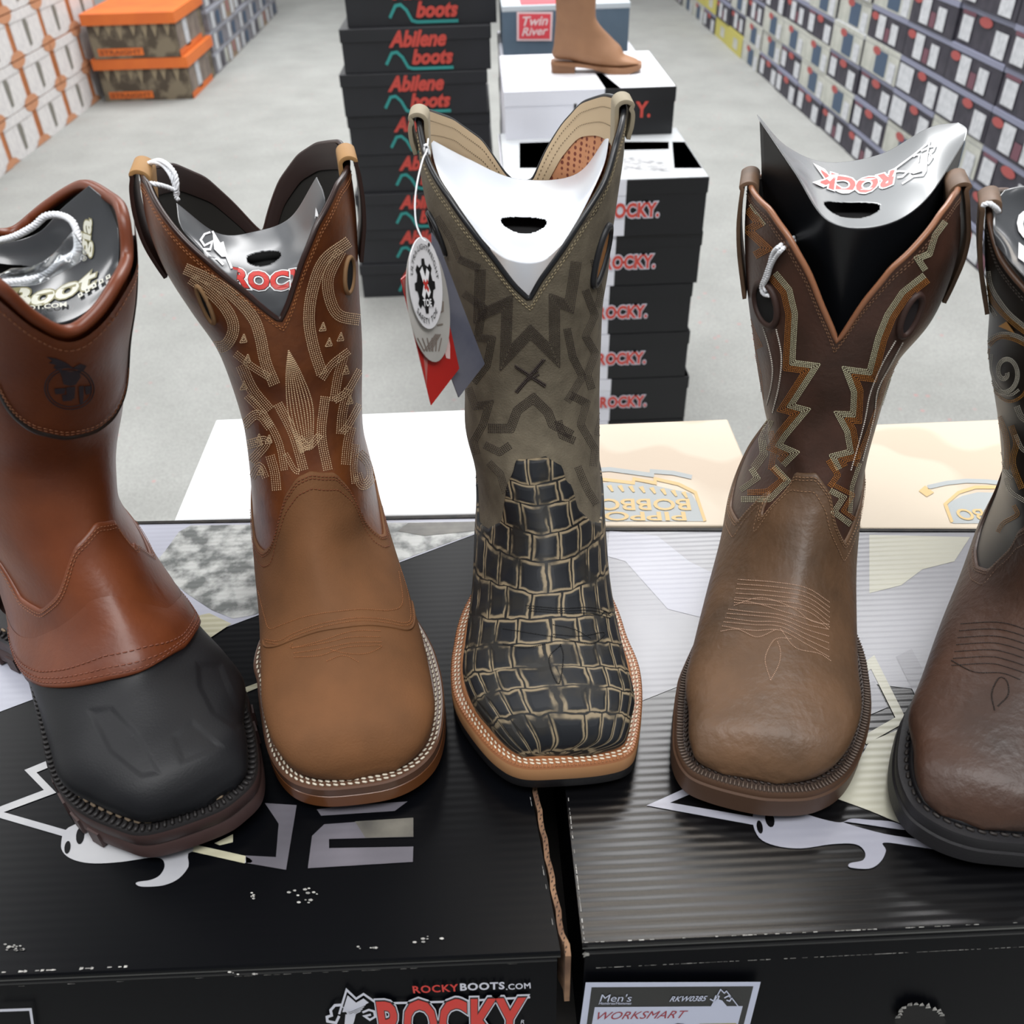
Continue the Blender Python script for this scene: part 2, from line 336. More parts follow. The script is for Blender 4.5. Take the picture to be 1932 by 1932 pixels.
# worn edges + corrugated flap edge
def ragged(mb, a, b, wd, n=60, up=(0, 0, 1), m=0, prob=.8, amp=1.):
    a, b = np.array(a, float), np.array(b, float); t = (b-a)/np.linalg.norm(b-a); s_ = np.cross(up, t)
    for i in range(n):
        if random.random() > prob: continue
        p = a+(b-a)*i/n; q = a+(b-a)*(i+random.uniform(.5, 1.))/n; h = wd*random.uniform(.3, 1)*amp
        mb.add([p-s_*h, q-s_*h*random.uniform(.4, 1), q+s_*h*random.uniform(.3, 1), p+s_*h], [(0, 1, 2, 3)], m)
mb = MB(); ragged(mb, (.0346, .2255, .0004), (.0312, .556, .0004), .00035, 110, prob=.75); ragged(mb, (.0345, .2243, .0004), (.2, .2238, .0004), .0003, 60, prob=.5); ragged(mb, (.2, .2238, .0004), (.52, .2232, .0004), .0002, 80, prob=.35)
ragged(mb, (.037, .2175, -.0125), (.5, .2175, -.0125), .0004, 150, up=(0, -1, 0), prob=.8)
for i in range(24):
    a = random.uniform(0, 6.28); r = random.uniform(.0005, .0035); c0 = np.array([.0352+r*math.cos(a)*.5, .2215+r*.2, -.004+r*math.sin(a)]); s_ = random.uniform(.0004, .0012)
    mb.add([c0+np.array([s_*math.cos(t+a), -.0012, s_*1.4*math.sin(t+a)]) for t in (0, 2, 4)], [(0, 2, 1)])
mb.build('worn_edge', [scuff], RB, smooth=False)
mb = MB(); ragged(mb, (.0205, .2225, .0004), (-.014, .574, .0004), .0002, 90, prob=.35); ragged(mb, (-.3, .2238, .0004), (-.19, .2235, .0004), .0008, 40, prob=.35); ragged(mb, (-.42, .2205, -.0068), (.02, .2188, -.0068), .0002, 90, up=(0, -1, 0), prob=.35)
for x0, y0, n_, sp in ((-105, 0, 0, 0),):
    pass
for (px_, py_, dx_, dy_, n_) in ((10, 1788, 40, 6, 14), (475, 1690, 4, 18, 5), (545, 1690, 60, 14, 12), (670, 1789, 60, 3, 6), (430, 1838, 60, 3, 5), (780, 1770, 60, 10, 6)):
    for i in range(n_):
        c0 = (px_+random.uniform(0, dx_), py_+random.uniform(-dy_, dy_)); s_ = random.uniform(1, 3)
        P = [(c0[0]+s_*math.cos(t)*1.6, c0[1]+s_*math.sin(t)*.8) for t in np.linspace(0, 6.28, 6)[:-1]]
        poly(mb, P, .0006, 0, z=0)
tag(mb.build('scuff_marks', [scuff], LB, smooth=False), kind='stuff')
# corrugated edge of the left box's side flap
mb = MB()
V = []; nfl = 60
for i in range(nfl+1):
    t = i/nfl; x = .0235+(-.0125-.0235)*t+.0005*math.sin(i*1.9); y = .2185+(.577-.2185)*t
    if t < .02: x += .001
    V += [(x, y, -.0008), (x+.0028, y, -.0008), (x+.0028, y, -.05), (x, y, -.05)]
Fc = []
for i in range(nfl):
    a = 4*i; b_ = a+4
    Fc += [(a, a+1, b_+1, b_), (a+1, a+2, b_+2, b_+1), (a, b_, b_+3, a+3)]
Fc.append((0, 3, 2, 1)); mb.add(V, Fc, 0)
for i in range(150):
    t = i/150; x = .0235-.036*t+.0013+(.0006 if i % 2 else -.0003); y = .2195+.357*t
    mb.add([(x-.0006, y, -.0006), (x+.0004, y+.0006, -.0006), (x+.0006, y+.0018, -.0006), (x-.0003, y+.0014, -.0006)], [(0, 1, 2, 3)], 1)
mb.build('side_flap', [kraft, mat('dark corrugation', '3a2a20', .9)], LB, smooth=False)
# front prints: left box
red = mat('red print', 'd8281c', .4); white = mat('white print', 'd9dbe8', .4); blk = mat('black print', '08090c', .4); offw = mat('pale sticker', 'cdd3ea', .35)
FY = .2205; YK = dict(Y=FY)
mb = MB()
put_text(mb, 'ROCKY', 779, 865, 1866, 1862, 14, .0004, offs=(.02,), ms=(0,), Y=FY, spacing=1.1)
put_text(mb, 'BOOTS', 868, 952, 1861, 1858, 14, .0004, offs=(.03,), ms=(1,), Y=FY, spacing=1.1)
put_text(mb, '.COM', 954, 1001, 1861, 1858, 11, .0004, offs=(.02,), ms=(1,), Y=FY, spacing=1.1)
put_text(mb, 'ROCKY', 716, 990, 1930, 1922, 84, .0004, offs=(.075, .05, .03), ms=(1, 2, 0), Y=FY, spacing=1.06)
mb.build('lettering', [red, white, blk], bodL, smooth=False); mb = MB()
stroke(mb, [(640, 1912), (654, 1866), (672, 1883), (686, 1874), (712, 1892), (860, 1888), (1000, 1880)], 4, .0004, 1, **YK)
poly(mb, [(646, 1908), (656, 1876), (672, 1890), (686, 1882), (696, 1890), (676, 1900), (662, 1906)], .0005, 1, **YK)
poly(mb, [(650, 1934), (652, 1912), (672, 1910), (668, 1926), (660, 1950)], .0005, 1, **YK)
stroke(mb, [(646, 1894), (632, 1895), (624, 1904), (626, 1914), (617, 1917), (618, 1925), (634, 1928), (640, 1915)], 5, .0005, 1, **YK)
stroke(mb, [(684, 1908), (696, 1903), (706, 1906), (708, 1916), (698, 1922), (688, 1915), (700, 1912)], 4, .0006, 1, **YK)
for i in range(4): stroke(mb, [(646+3*i, 1897+4*i), (660, 1906+3*i), (690-3*i, 1893+4*i)], 1.6, .0007, 1, **YK)
put_text(mb, 'R', 983, 990, 1926, 1926, 7, .0005, offs=(.0,), ms=(1,), Y=FY)
stroke(mb, [(0, 1905), (58, 1903), (66, 1960)], 5, .0004, 1, **YK)
mb.build('ram_emblem', [red, white, blk], bodL, smooth=False)
mb = MB()
def yp(pts, m, lift): poly(mb, pts, lift, m, Y=FY+.0012)
yp([(1105, 1852), (1435, 1851), (1400, 1990), (1086, 1990)], 1, .0004)
yp([(1116, 1861), (1421, 1859), (1388, 1990), (1099, 1990)], 2, .0005)
yp([(1122, 1898), (1401, 1896), (1376, 1990), (1106, 1990)], 1, .0006)
T = dict(Y=FY+.0012)
put_text(mb, "Men's", 1133, 1192, 1880, 1880, 14, .0008, offs=(.0,), ms=(1,), **T)
put_text(mb, "Hombres/Hommes", 1130, 1191, 1890, 1890, 5, .0008, offs=(.01,), ms=(1,), **T)
put_text(mb, "RKW0385", 1264, 1333, 1882, 1881, 10, .0008, offs=(.015,), ms=(1,), shear=.25, **T)
put_text(mb, "WORKSMART", 1127, 1296, 1914, 1911, 14, .0008, offs=(.0,), ms=(3,), shear=.3, **T)
stroke(mb, [(1341, 1897), (1359, 1864), (1366, 1871), (1370, 1867), (1393, 1897)], 2, .0008, 1, **T)
stroke(mb, [(1339, 1882), (1346, 1886), (1350, 1876), (1356, 1877), (1352, 1888), (1346, 1892)], 2.5, .0008, 1, **T); stroke(mb, [(1366, 1880), (1374, 1876), (1380, 1880), (1376, 1886), (1370, 1884)], 2.5, .0008, 1, **T)
yp([(1340, 1897), (1352, 1882), (1362, 1885), (1372, 1897)], 1, .0007)
yp([(1266, 1940), (1268, 1931), (1278, 1928), (1290, 1929), (1297, 1936), (1297, 1950), (1266, 1950)], 4, .0008)
yp([(1319, 1929), (1389, 1928), (1385, 1960), (1317, 1960)], 5, .0008); yp([(1322, 1931), (1335, 1931), (1334, 1955), (1320, 1955)], 1, .0009)
mb.build('size_label', [red, offw, blk, mat('crimson print', 'a01f35', .4), mat('brown print', '4a2d28', .5), mat('yellow print', 'b39a2c', .5)], bodR, smooth=False)
mb = MB()
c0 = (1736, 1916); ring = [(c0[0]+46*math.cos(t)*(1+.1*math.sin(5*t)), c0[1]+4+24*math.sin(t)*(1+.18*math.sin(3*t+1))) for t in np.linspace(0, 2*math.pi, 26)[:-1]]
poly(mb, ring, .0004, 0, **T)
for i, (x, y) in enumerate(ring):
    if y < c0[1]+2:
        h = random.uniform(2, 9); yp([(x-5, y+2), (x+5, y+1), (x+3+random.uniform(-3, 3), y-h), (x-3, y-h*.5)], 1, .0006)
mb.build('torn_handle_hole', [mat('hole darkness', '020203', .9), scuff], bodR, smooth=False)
# display table (dark top, four legs)
tt_ = mat('dark laminate', '24211f', .6)
T0 = empty('display_table', (0, .4, FZ)); tag(T0, 'low dark display table under the boot boxes', 'table')
mb = MB(); mb.add(*boxv(-.41, .51, .235, .52, -.155, -.1302)); mb.add(*boxv(-.25, .51, .52, .67, -.155, -.1302)); mb.build('tabletop', [tt_], T0, smooth=False)
for x, y in ((-.37, .27), (.47, .27), (-.2, .60), (.47, .60)):
    mb = MB(); mb.add(*boxv(x-.02, x+.02, y-.02, y+.02, FZ, -.155)); mb.build('leg', [tt_], T0, smooth=False)
# ------------------------------------------------------------------ boxes behind
def plain_box(name, x0, x1, y0, y1, z0, z1, body, lid, lidh=.03, skew=0, yr=None, ov=.0015, label=None, cat='box', group=None, parts=True):
    r = empty(name, ((x0+x1)/2, y0, z0)); sh = lambda x, y: (x+skew*(y-y0), y)
    def hx(a0, a1, b0, b1, c, d): q = [sh(a0, b0), sh(a1, b0 if yr is None else yr+b0-y0), sh(a1, b1), sh(a0, b1)]; return hexa([(*p, c) for p in q]+[(*p, d) for p in q])
    mb = MB(); mb.add(*hx(x0+ov, x1-ov, y0+ov, y1-ov, z0, z1-.0005)); b = mb.build('box_body', [body], r, smooth=False)
    mb = MB(); mb.add(*hx(x0, x1, y0, y1, z1-lidh, z1)); l = mb.build('lid', [lid], r, smooth=False)
    md = l.modifiers.new('edge', 'BEVEL'); md.width = .0015; md.segments = 2
    if label: tag(r, label, cat, group)
    return r, b, l
wcard = mat('white card', 'e9ebee', .5, 'e2e5e8', 8)
tanc = mat('cream card', 'c9bba8', .55, 'cdc0ae', 10)
plain_box('boot_box', -.265, .030, .5885, .744, -.1302, -.0005, wcard, wcard, .035, yr=.5790, label='plain white box behind the left black box', skew=0)
swirl = bpy.data.materials.new('cream card with scroll pattern'); swirl.use_nodes = True; nt = swirl.node_tree; N = nt.nodes; L = nt.links; b_ = N['Principled BSDF']; b_.inputs['Roughness'].default_value = .5
tc = N.new('ShaderNodeTexCoord'); wv = N.new('ShaderNodeTexWave'); wv.wave_type = 'RINGS'; wv.inputs['Scale'].default_value = 5; wv.inputs['Distortion'].default_value = 9; wv.inputs['Detail'].default_value = 2; wv.inputs['Detail Scale'].default_value = 1.3
rp = N.new('ShaderNodeValToRGB'); rp.color_ramp.elements[0].position = .45; rp.color_ramp.elements[0].color = srgb('cfc1ad'); rp.color_ramp.elements[1].position = .75; rp.color_ramp.elements[1].color = srgb('c4b29d')
L.new(tc.outputs['Object'], wv.inputs['Vector']); L.new(wv.outputs['Fac'], rp.inputs[0]); L.new(rp.outputs[0], b_.inputs['Base Color'])
ta, tab, tal = plain_box('boot_box', .056, .2175, .5600, .709, -.1302, -.0005, tanc, swirl, .035, yr=.5490, label='cream scroll-patterned box seen between the middle boot and the fourth boot')
tb, tbb, tbl = plain_box('boot_box', .285, .60, .5415, .690, -.1302, -.0005, tanc, swirl, .035, yr=.5195, label='cream scroll-patterned box at the right, behind the fourth and fifth boots')
slate = mat('slate blue print', 'a6abac', .55); gold = mat('gold print', 'cfb27b', .55)
mb = MB()
K2 = dict(z=-.0005)
poly(mb, [(1120, 915), (1160, 908), (1210, 911), (1260, 922), (1304, 931), (1322, 960), (1328, 984), (1120, 984)], .0003, 0, **K2)
stroke(mb, [(1120, 903), (1195, 912), (1196, 904), (1236, 912), (1236, 904), (1280, 914), (1312, 930), (1330, 984)], 6, .0005, 1, **K2)
stroke(mb, [(1120, 888), (1150, 886), (1194, 892), (1230, 897), (1230, 890), (1270, 893), (1305, 901)], 8, .0005, 0, **K2)
put_text(mb, 'BOBBO', 1128, 1302, 953, 953, 22, .0008, offs=(.018,), ms=(1,), flip=True, z=-.0005)
put_text(mb, 'PIPPO', 1140, 1294, 975, 975, 17, .0008, offs=(.018,), ms=(1,), flip=True, z=-.0005)
for i in range(8): poly(mb, [(1145+20*i, 918+i*i*.25), (1153+20*i, 916+i*i*.25), (1158+20*i, 928+i*i*.25), (1154+20*i, 929+i*i*.25)], .0008, 1, **K2)
mb.build('emblem', [slate, gold], tal, smooth=False)
mb = MB()
poly(mb, [(1797, 988), (1788, 950), (1815, 936), (1845, 929), (1900, 931), (1960, 950), (1960, 988)], .0003, 0, **K2)
stroke(mb, [(1796, 986), (1783, 952), (1808, 930), (1840, 920), (1880, 920), (1940, 925)], 6, .0005, 1, **K2)
stroke(mb, [(1750, 920), (1785, 912), (1823, 908), (1860, 909), (1900, 913)], 8, .0005, 0, **K2)
poly(mb, [(1733, 927), (1745, 917), (1762, 930), (1748, 938)], .0005, 1, **K2)
put_text(mb, 'BOBBO', 1805, 1935, 972, 972, 20, .0008, offs=(.018,), ms=(1,), flip=True, z=-.0005)
mb.build('emblem', [slate, gold], tbl, smooth=False)
# ------------------------------------------------------------------ stacks in the aisle
char = mat('charcoal card', '1d1e22', .5, '232429', 6); tred = mat('script red', 'c0463c', .6); teal = mat('teal print', '2f8f8b', .6)
offs_ab = [-.368, -.364, -.355, -.346, -.349, -.353, -.340, -.322]
rows_ab = 8
ordw = ['on the floor', 'second from the floor', 'third from the floor', 'fourth from the floor', 'fourth from the top', 'third from the top', 'just below the top one', 'top one']
for k in range(rows_ab):
    x0 = offs_ab[k]; z0 = FZ+.1005*k; yy = 2.48+[0, .004, -.004, .006, 0, -.012, -.008, .01][k]
    r, bd, ld = plain_box('boot_box', x0, x0+.372, yy, yy+.31, z0, z0+.0995, char, char, .03, ov=.003, label='charcoal box with red script, '+ordw[k]+' in the tall aisle stack', group='charcoal boxes stacked in the aisle')
    mb = MB(); Yf = yy-.0003
    def tx(s, xa, xb, za, zb, of, sh, m):
        V, Fc = fit_text(s, xb-xa, zb-za, offset=of, shear=sh); cc = np.array([x0+(xa+xb)/2, Yf-.0005, z0+(za+zb)/2])
        mb.add([cc+np.array([v[0], 0, v[1]]) for v in V], Fc, m)
    tx('Abilene', .118, .262, .056, .094, .045, .35, 0); tx('boots', .172, .276, .016, .052, .05, .3, 0)
    pth = [(.108, .018), (.124, .044), (.137, .046), (.150, .034), (.162, .011), (.174, .0075), (.275, .0075)]
    V = [(x0+x, Yf-.0006, z0+z) for x, z in [tuple(p) for p in offset_poly(pth, .0035)]+[tuple(p) for p in offset_poly(pth, -.0035)]]; n = len(pth)
    mb.add(V, [(i, i+1, n+i+1, n+i) for i in range(n-1)], 1)
    mb.build('lettering', [tred, teal], bd, smooth=False)
blackc = mat('black shop card', '121317', .4); whitec = mat('white shop card', 'dcdde6', .5)
def two_tone(x0, x1, y0, y1, z0, z1, split, label, group=None, word=True, wx=(.54, .82), name='boot_box', h=.28):
    r = empty(name, ((x0+x1)/2, y0, z0)); xm = x0+(x1-x0)*split
    mb = MB(); mb.add(*boxv(x0, xm, y0, y1, z0, z1), 1); mb.add(*boxv(xm, x1, y0+.0002, y1, z0, z1), 0)
    b = mb.build('box_body', [blackc, whitec], r, smooth=False)
    mb = MB(); L_ = .0015
    mb.add(*boxv(x0-L_, xm, y0-L_, y1, z1-.026, z1), 1); mb.add(*boxv(xm, x1+L_, y0-L_, y1, z1-.026, z1), 0)
    l = mb.build('lid', [blackc, whitec], r, smooth=False)
    if word:
        mb = MB(); W_ = x1-x0
        for i, (of, m) in enumerate(((.10, 1), (.05, 0))):
            V, Fc = text_mesh('ROCKY.', offset=of, spacing=1.08); V0, _ = text_mesh('ROCKY.', offset=.05, spacing=1.08); a, b2 = V0.min(0), V0.max(0); c = (a+b2)/2
            sx = (wx[1]-wx[0])*W_/(b2[0]-a[0]); sy = (z1-z0)*h/(b2[1]-a[1])
            mb.add([(x0+W_*(wx[0]+wx[1])/2+(v[0]-c[0])*sx, y0-L_-.0006-.0004*i, z0+(z1-z0)*.47+(v[1]-c[1])*sy) for v in V], Fc, m)
        mb.build('lettering', [tred, white], b, smooth=False)
    tag(r, label, 'box', group); return r, b, l
dxs = [.006, -.002, -.006, 0, 0, 0]
for k in range(6):
    z0 = FZ+.1*k; o1 = [.004, .006, -.002, -.006, .002, 0][k]
    lab = 'black and white box with red lettering, '+['on the floor', 'second from the floor', 'third from the floor', 'third from the top', 'second from top', 'topmost'][k]+' in the near aisle stack'
    r, b, l = two_tone(.034+o1, .392+o1, 1.6+(0 if k < 5 else -.01), 1.905, z0, z0+.0992, .56 if k < 5 else .60, lab, 'black and white boxes in the near right stack', wx=(.50, .77))
mb = MB(); zt = FZ+.5992
mb.add([(.036, 1.592, zt+.0006), (.3925, 1.592, zt+.0006), (.3925, 1.903, zt+.0006), (.036, 1.903, zt+.0006)], [(0, 1, 2, 3)], 3)  # pale sheet with the lid's greyish reflection painted in as colour
poly(mb, [(1175, 283), (1262, 280), (1268, 315), (1175, 318)], .0005, 0, z=zt); poly(mb, [(1176, 300), (1200, 296), (1240, 305), (1268, 309), (1268, 325), (1176, 322)], .0008, 1, z=zt); poly(mb, [(1176, 268), (1262, 268), (1262, 282), (1176, 284)], .0006, 2, z=zt); poly(mb, [(1268, 268), (1292, 268), (1325, 318), (1272, 318)], .0006, 3, z=zt); poly(mb, [(980, 270), (1040, 268), (1040, 318), (980, 318)], .0006, 2, z=zt)
mb.build('lid_print', [mat('yellow grey print', 'a9a58a', .5, '8c8c86', 60), mat('white grey print', 'c9cacc', .5, '7b7c80', 70), mat('dark print', '5c5e62', .4, '7a7a7a', 60), mat('pale lid reflection', 'c9cdd0', .3)], l, smooth=False)
r, b, l = two_tone(.046, .376, 1.86, 2.19, zt+.0005, .027, .585, 'black and white boot box under the tan boot, on top of the near right stack', wx=(.60, .80), word=False)
mb = MB(); zz = .0275
mb.add([(.047, 1.8595, zz), (.24, 1.8595, zz), (.235, 1.99, zz), (.047, 2.01, zz)], [(0, 1, 2, 3)], 0); mb.add([(.27, 1.862, zz), (.376, 1.862, zz), (.376, 2.19, zz), (.047, 2.19, zz), (.047, 2.01, zz), (.25, 1.99, zz)], [(0, 1, 2, 3, 4, 5)], 0)
V, Fc = fit_text('H5', .04, .03, offset=.02); mb.add([(.20+v[0], 1.8575, -.012+v[1]) for v in V], Fc, 1); V, Fc = fit_text('Y.', .03, .03, offset=.03); mb.add([(.315+v[0], 1.8572, -.012+v[1]) for v in V], Fc, 2)
mb.build('lid_print', [mat('white glossy lid', 'e6e8ee', .4), blk, tred], l, smooth=False)
bluec = mat('slate blue card', '4f6274', .6, '5a6c7d', 9)
zb = .104
for k in range(6):
    z0 = FZ+.11*k
    plain_box('boot_box', .05, .37, 2.33, 2.64, z0, z0+.1095, whitec, whitec, .03, label='white boot box hidden low in the stack behind the tan boot' if k < 5 else 'white boot box directly under the slate blue box', group=None if k == 5 else 'white boxes of the rear stack')
r, b, l = plain_box('boot_box', .056, .350, 2.32, 2.62, FZ+.66, zb, bluec, mat('pale blue lid', 'b9c2c9', .5), .012, label='slate blue boot box with a square red label, behind the tan boot')
mb = MB(); K3 = dict(Y=2.318)
poly(mb, [(975, 22), (1043, 22), (1041, 77), (975, 77)], .001, 1, **K3); poly(mb, [(979, 26), (1039, 26), (1037, 73), (979, 73)], .002, 0, **K3)
put_text(mb, 'Twin', 986, 1034, 40, 38, 18, .003, offs=(.02,), ms=(1,), shear=.3, Y=2.318); put_text(mb, 'River', 984, 1034, 60, 57, 16, .003, offs=(.02,), ms=(1,), shear=.3, Y=2.318)
mb.add([(.10, 2.33, zb+.001), (.24, 2.33, zb+.001), (.24, 2.56, zb+.001), (.10, 2.56, zb+.001)], [(0, 1, 2, 3)], 0)
mb.build('red_label', [mat('faded red', 'd4434f', .6), mat('faded white', 'e3c9cc', .6)], b, smooth=False)
# ------------------------------------------------------------------ long walls of boxes
def proto_box(name, sx, sy, sz, faces, mats, lid=None):
    """box with its printed end facing -X at local x=0, y 0..sy, z 0..sz ; faces = [(y0,y1,z0,z1,mat,lift)]"""
    mb = MB(); mb.add(*boxv(0, sx, .002, sy-.002, .0, sz-.002), 0)
    if lid is not None: mb.add(*boxv(-.0015, sx, .001, sy-.001, sz-.016, sz-.001), lid)
    for y0, y1, z0, z1, m, lf in faces:
        mb.add([(-lf, sy*y1, sz*z0), (-lf, sy*y0, sz*z0), (-lf, sy*y0, sz*z1), (-lf, sy*y1, sz*z1)], [(0, 1, 2, 3)], m)
    return mb
darkb = mat('dusky boot box', '2b2934', .6, '3a3741', 30); edge_b = mat('box lid edge', '7f8296', .6); lab_w = mat('white size sticker', 'c9cbcf', .6, 'b0b3b8', 60); ored = mat('faded red oval', '9e4a48', .6); navy = mat('navy block', '3d4f66', .6); palec = mat('pale box card', 'b9bab2', .6, 'a6a8a0', 20); yel = mat('yellow box card', 'b5ad5a', .6); maroon = mat('dusky maroon', '6b4450', .6)
ov = [(.5+.13*math.cos(t), .8+.09*math.sin(t)) for t in np.linspace(0, 2*math.pi, 11)[:-1]]
def oval(mb, cy, cz, ry, rz, sy, sz, m, lf=.0035):
    V = [(-lf, sy*(cy+ry*math.cos(t)), sz*(cz+rz*math.sin(t))) for t in np.linspace(0, 2*math.pi, 13)[:-1]]; mb.add(V, [tuple(range(12))], m)
SY, SZ, SX = .345, .105, .31
MW = [darkb, edge_b, lab_w, ored, navy, palec, yel, maroon]
protos = []
for v in range(5):
    if v == 0: mb = proto_box('b', SX, SY, SZ, [(.72, .93, .12, .74, 2, .003), (.70, .95, .76, .86, 7, .003), (.08, .30, .05, .66, 2, .003)], MW, 1); oval(mb, .5, .74, .12, .13, SY, SZ, 3)
    if v == 1: mb = proto_box('b', SX, SY, SZ, [(.62, .97, .08, .80, 2, .003), (.05, .27, .05, .7, 2, .003)], MW, 1); oval(mb, .42, .74, .1, .12, SY, SZ, 3)
    if v == 2:
        mb = proto_box('b', SX, SY, SZ, [(.0, 1, .0, .84, 5, .002), (.30, .62, .06, .80, 4, .003), (.06, .24, .02, .62, 2, .004), (.0, 1, .86, 1, 5, .002)], MW, 2); oval(mb, .62, .74, .11, .13, SY, SZ, 3)
    if v == 3: mb = proto_box('b', SX, SY, SZ, [(.55, .75, .1, .8, 2, .003), (.2, .38, .1, .7, 2, .003), (.4, .52, .1, .5, 7, .003)], MW, 1); oval(mb, .85, .7, .1, .12, SY, SZ, 3)
    if v == 4: mb = proto_box('b', SX, SY, SZ, [(.0, 1, .0, .9, 6, .002), (.3, .6, .2, .7, 5, .003)], MW, 6)
    o = mb.build('boot_box', MW, smooth=False); protos.append(o)
first = [True]*5
rr = random.Random(3)
desc = ['dark boot box with white stickers and red oval, in the right wall of boxes', 'dark boot box with one wide white sticker, in the right wall of boxes', 'pale boot box with a navy block on its end, in the right wall of boxes', 'dark boot box with two narrow stickers, in the right wall of boxes', 'yellow boot box in the right wall of boxes']
grp = ['dark boxes with red oval in the right wall of boxes', 'dark boxes with a wide sticker in the right wall of boxes', 'pale boxes in the right wall of boxes', 'dark boxes with narrow stickers in the right wall of boxes', 'yellow boxes in the right wall of boxes']
ov_cells = {(10, 0): 4, (12, 1): 4, (12, 2): 4, (13, 1): 4, (11, 0): 4, (7, 4): 2, (6, 4): 2, (5, 3): 2, (5, 4): 2, (5, 5): 2, (4, 5): 2, (6, 2): 2, (7, 2): 2, (4, 3): 2, (5, 1): 2, (6, 1): 2, (3, 1): 2, (2, 2): 2, (8, 1): 2, (9, 1): 2, (8, 2): 2, (10, 2): 2, (9, 0): 2, (3, 6): 2, (4, 6): 2}
for c in range(20):
    y0 = 1.99+c*.3475; z0 = FZ
    for k in range(8):
        v = ov_cells.get((c, k), rr.choice([0, 0, 0, 1, 3, 3] if c < 9 else [3, 0, 3, 1, 2]))
        src = protos[v]; o = src if first[v] else src.copy()
        if not first[v]: COL.objects.link(o)
        first[v] = False
        o.location = (1.46+rr.uniform(-.006, .006), y0, z0); z0 += SZ
        tag(o, desc[v], 'box', grp[v])
# left wall : white boxes with tan ovals
bw = mat('tan edge card', 'a8663a', .7, 'b5734a', 20); wpan = mat('white box panel', 'd9d6d4', .6, 'c9c6c6', 40); ovt = mat('tan oval print', 'bd8664', .7); fig = mat('dark figure print', '77746c', .7)
S1, S2 = .352, .167
mb = MB(); mb.add(*boxv(-.35, 0, .003, S1-.003, 0, S2-.002), 0)
def pf(pts, m, lf): mb.add([(lf, S1*y, S2*z) for y, z in pts], [tuple(range(len(pts)))], m)
pf([(.07, .10), (.30, 0), (.70, 0), (.93, .10), (.93, .88), (.80, .99), (.20, .99), (.07, .88)][::1], 1, .002)
for cyv in (0.0, 1.0):
    pf([(cyv+(.2*math.cos(t) if (math.cos(t) > 0) == (cyv == 0) else 0), .98+.17*math.sin(t) if math.sin(t) < 0 else .99) for t in np.linspace(0, 2*math.pi, 25)[:-1]], 2, .004)
    pf([(cyv+(.2*math.cos(t) if (math.cos(t) > 0) == (cyv == 0) else 0), .02+.17*math.sin(t) if math.sin(t) > 0 else .01) for t in np.linspace(0, 2*math.pi, 25)[:-1]], 2, .004)
pf([(.46, .15), (.53, .15), (.56, .6), (.54, .75), (.44, .75), (.44, .6)], 3, .004)
pf([(.07, .76), (.93, .76), (.93, .78), (.07, .78)], 4, .005)
wb = mb.build('boot_box', [bw, wpan, ovt, fig, mat('panel crease', 'b5b1af', .7)], smooth=False); f1 = True
for c in range(-2, 5):
    for k in range(6):
        o = wb if f1 else wb.copy()
        if not f1: COL.objects.link(o)
        f1 = False; o.location = (-1.95+rr.uniform(-.004, .004), 3.55+c*.3525, FZ+k*.168)
        tag(o, 'white boot box with tan corner ovals, in the wall of boxes left of the aisle', 'box', 'white boxes in the left wall of boxes')
# orange boxes
orc = mat('orange lid card', 'd8702c', .6, 'c9622a', 6); camo = mat('camouflage print', '4a4034', .7, '7a6f5c', 14, dist=.15); sidec = mat('grey brown print', '8a7d72', .7, '6a5f58', 12)
for k in range(2):
    z0 = FZ+.2*k; x0, x1 = -1.905+.01*k-.01, -1.445-.01*k+(.0 if k == 0 else -.0)
    r, b, l = plain_box('boot_box', x0, x1, 4.95-.02*k, 5.5, z0, z0+.198, camo, orc, .05, ov=.016, label='camouflage boot box with orange lid, '+['on the floor', 'topmost'][k]+' left of the aisle', group=None)
    mb = MB(); yf = 4.95-.02*k+.016
    mb.add([(x0+.04, yf-.002, z0+.012), (x0+.26, yf-.002, z0+.012), (x0+.26, yf-.002, z0+.045), (x0+.04, yf-.002, z0+.045)], [(0, 1, 2, 3)], 0)
    V, Fc = fit_text('STRAIGHT', .2, .02, offset=.02); mb.add([(x0+.15+v[0], yf-.004, z0+.028+v[1]) for v in V], Fc, 2)
    for i in range(7):
        xx = x0+.06+i*.055+rr.uniform(-.01, .01); mb.add([(xx-.015, yf-.002, z0+.148), (xx, yf-.002, z0+.07+rr.uniform(0, .03)), (xx+.02, yf-.002, z0+.148)], [(0, 1, 2)], 1)
    mb.add([(x1-.014, yf+.02, z0+.02), (x1-.014, 5.4, z0+.02), (x1-.014, 5.4, z0+.14), (x1-.014, yf+.02, z0+.14)], [(0, 1, 2, 3)], 3)
    mb.add([(x1-.012, yf+.14, z0+.02), (x1-.012, yf+.22, z0+.02), (x1-.012, yf+.22, z0+.14), (x1-.012, yf+.14, z0+.14)], [(0, 1, 2, 3)], 4)
    mb.add([(x1-.012, yf+.0, z0+.0), (x1-.012, 5.4, z0+.0), (x1-.012, 5.4, z0+.03), (x1-.012, yf+.0, z0+.03)], [(0, 1, 2, 3)], 0)
    mb.build('front_print', [orc, mat('dry grass print', '8d8068', .7), mat('dull orange letters', '8d4a2a', .7), sidec, lab_w], b, smooth=False)
MW2 = [mat('grey box card', '6e6c70', .7, '85838a', 20), mat('grey lid edge', '9a9ca6', .7), lab_w, mat('pinkish print', 'a8707c', .7), navy, palec, mat('brown box card', '8a7560', .7), darkb]
pr2 = []
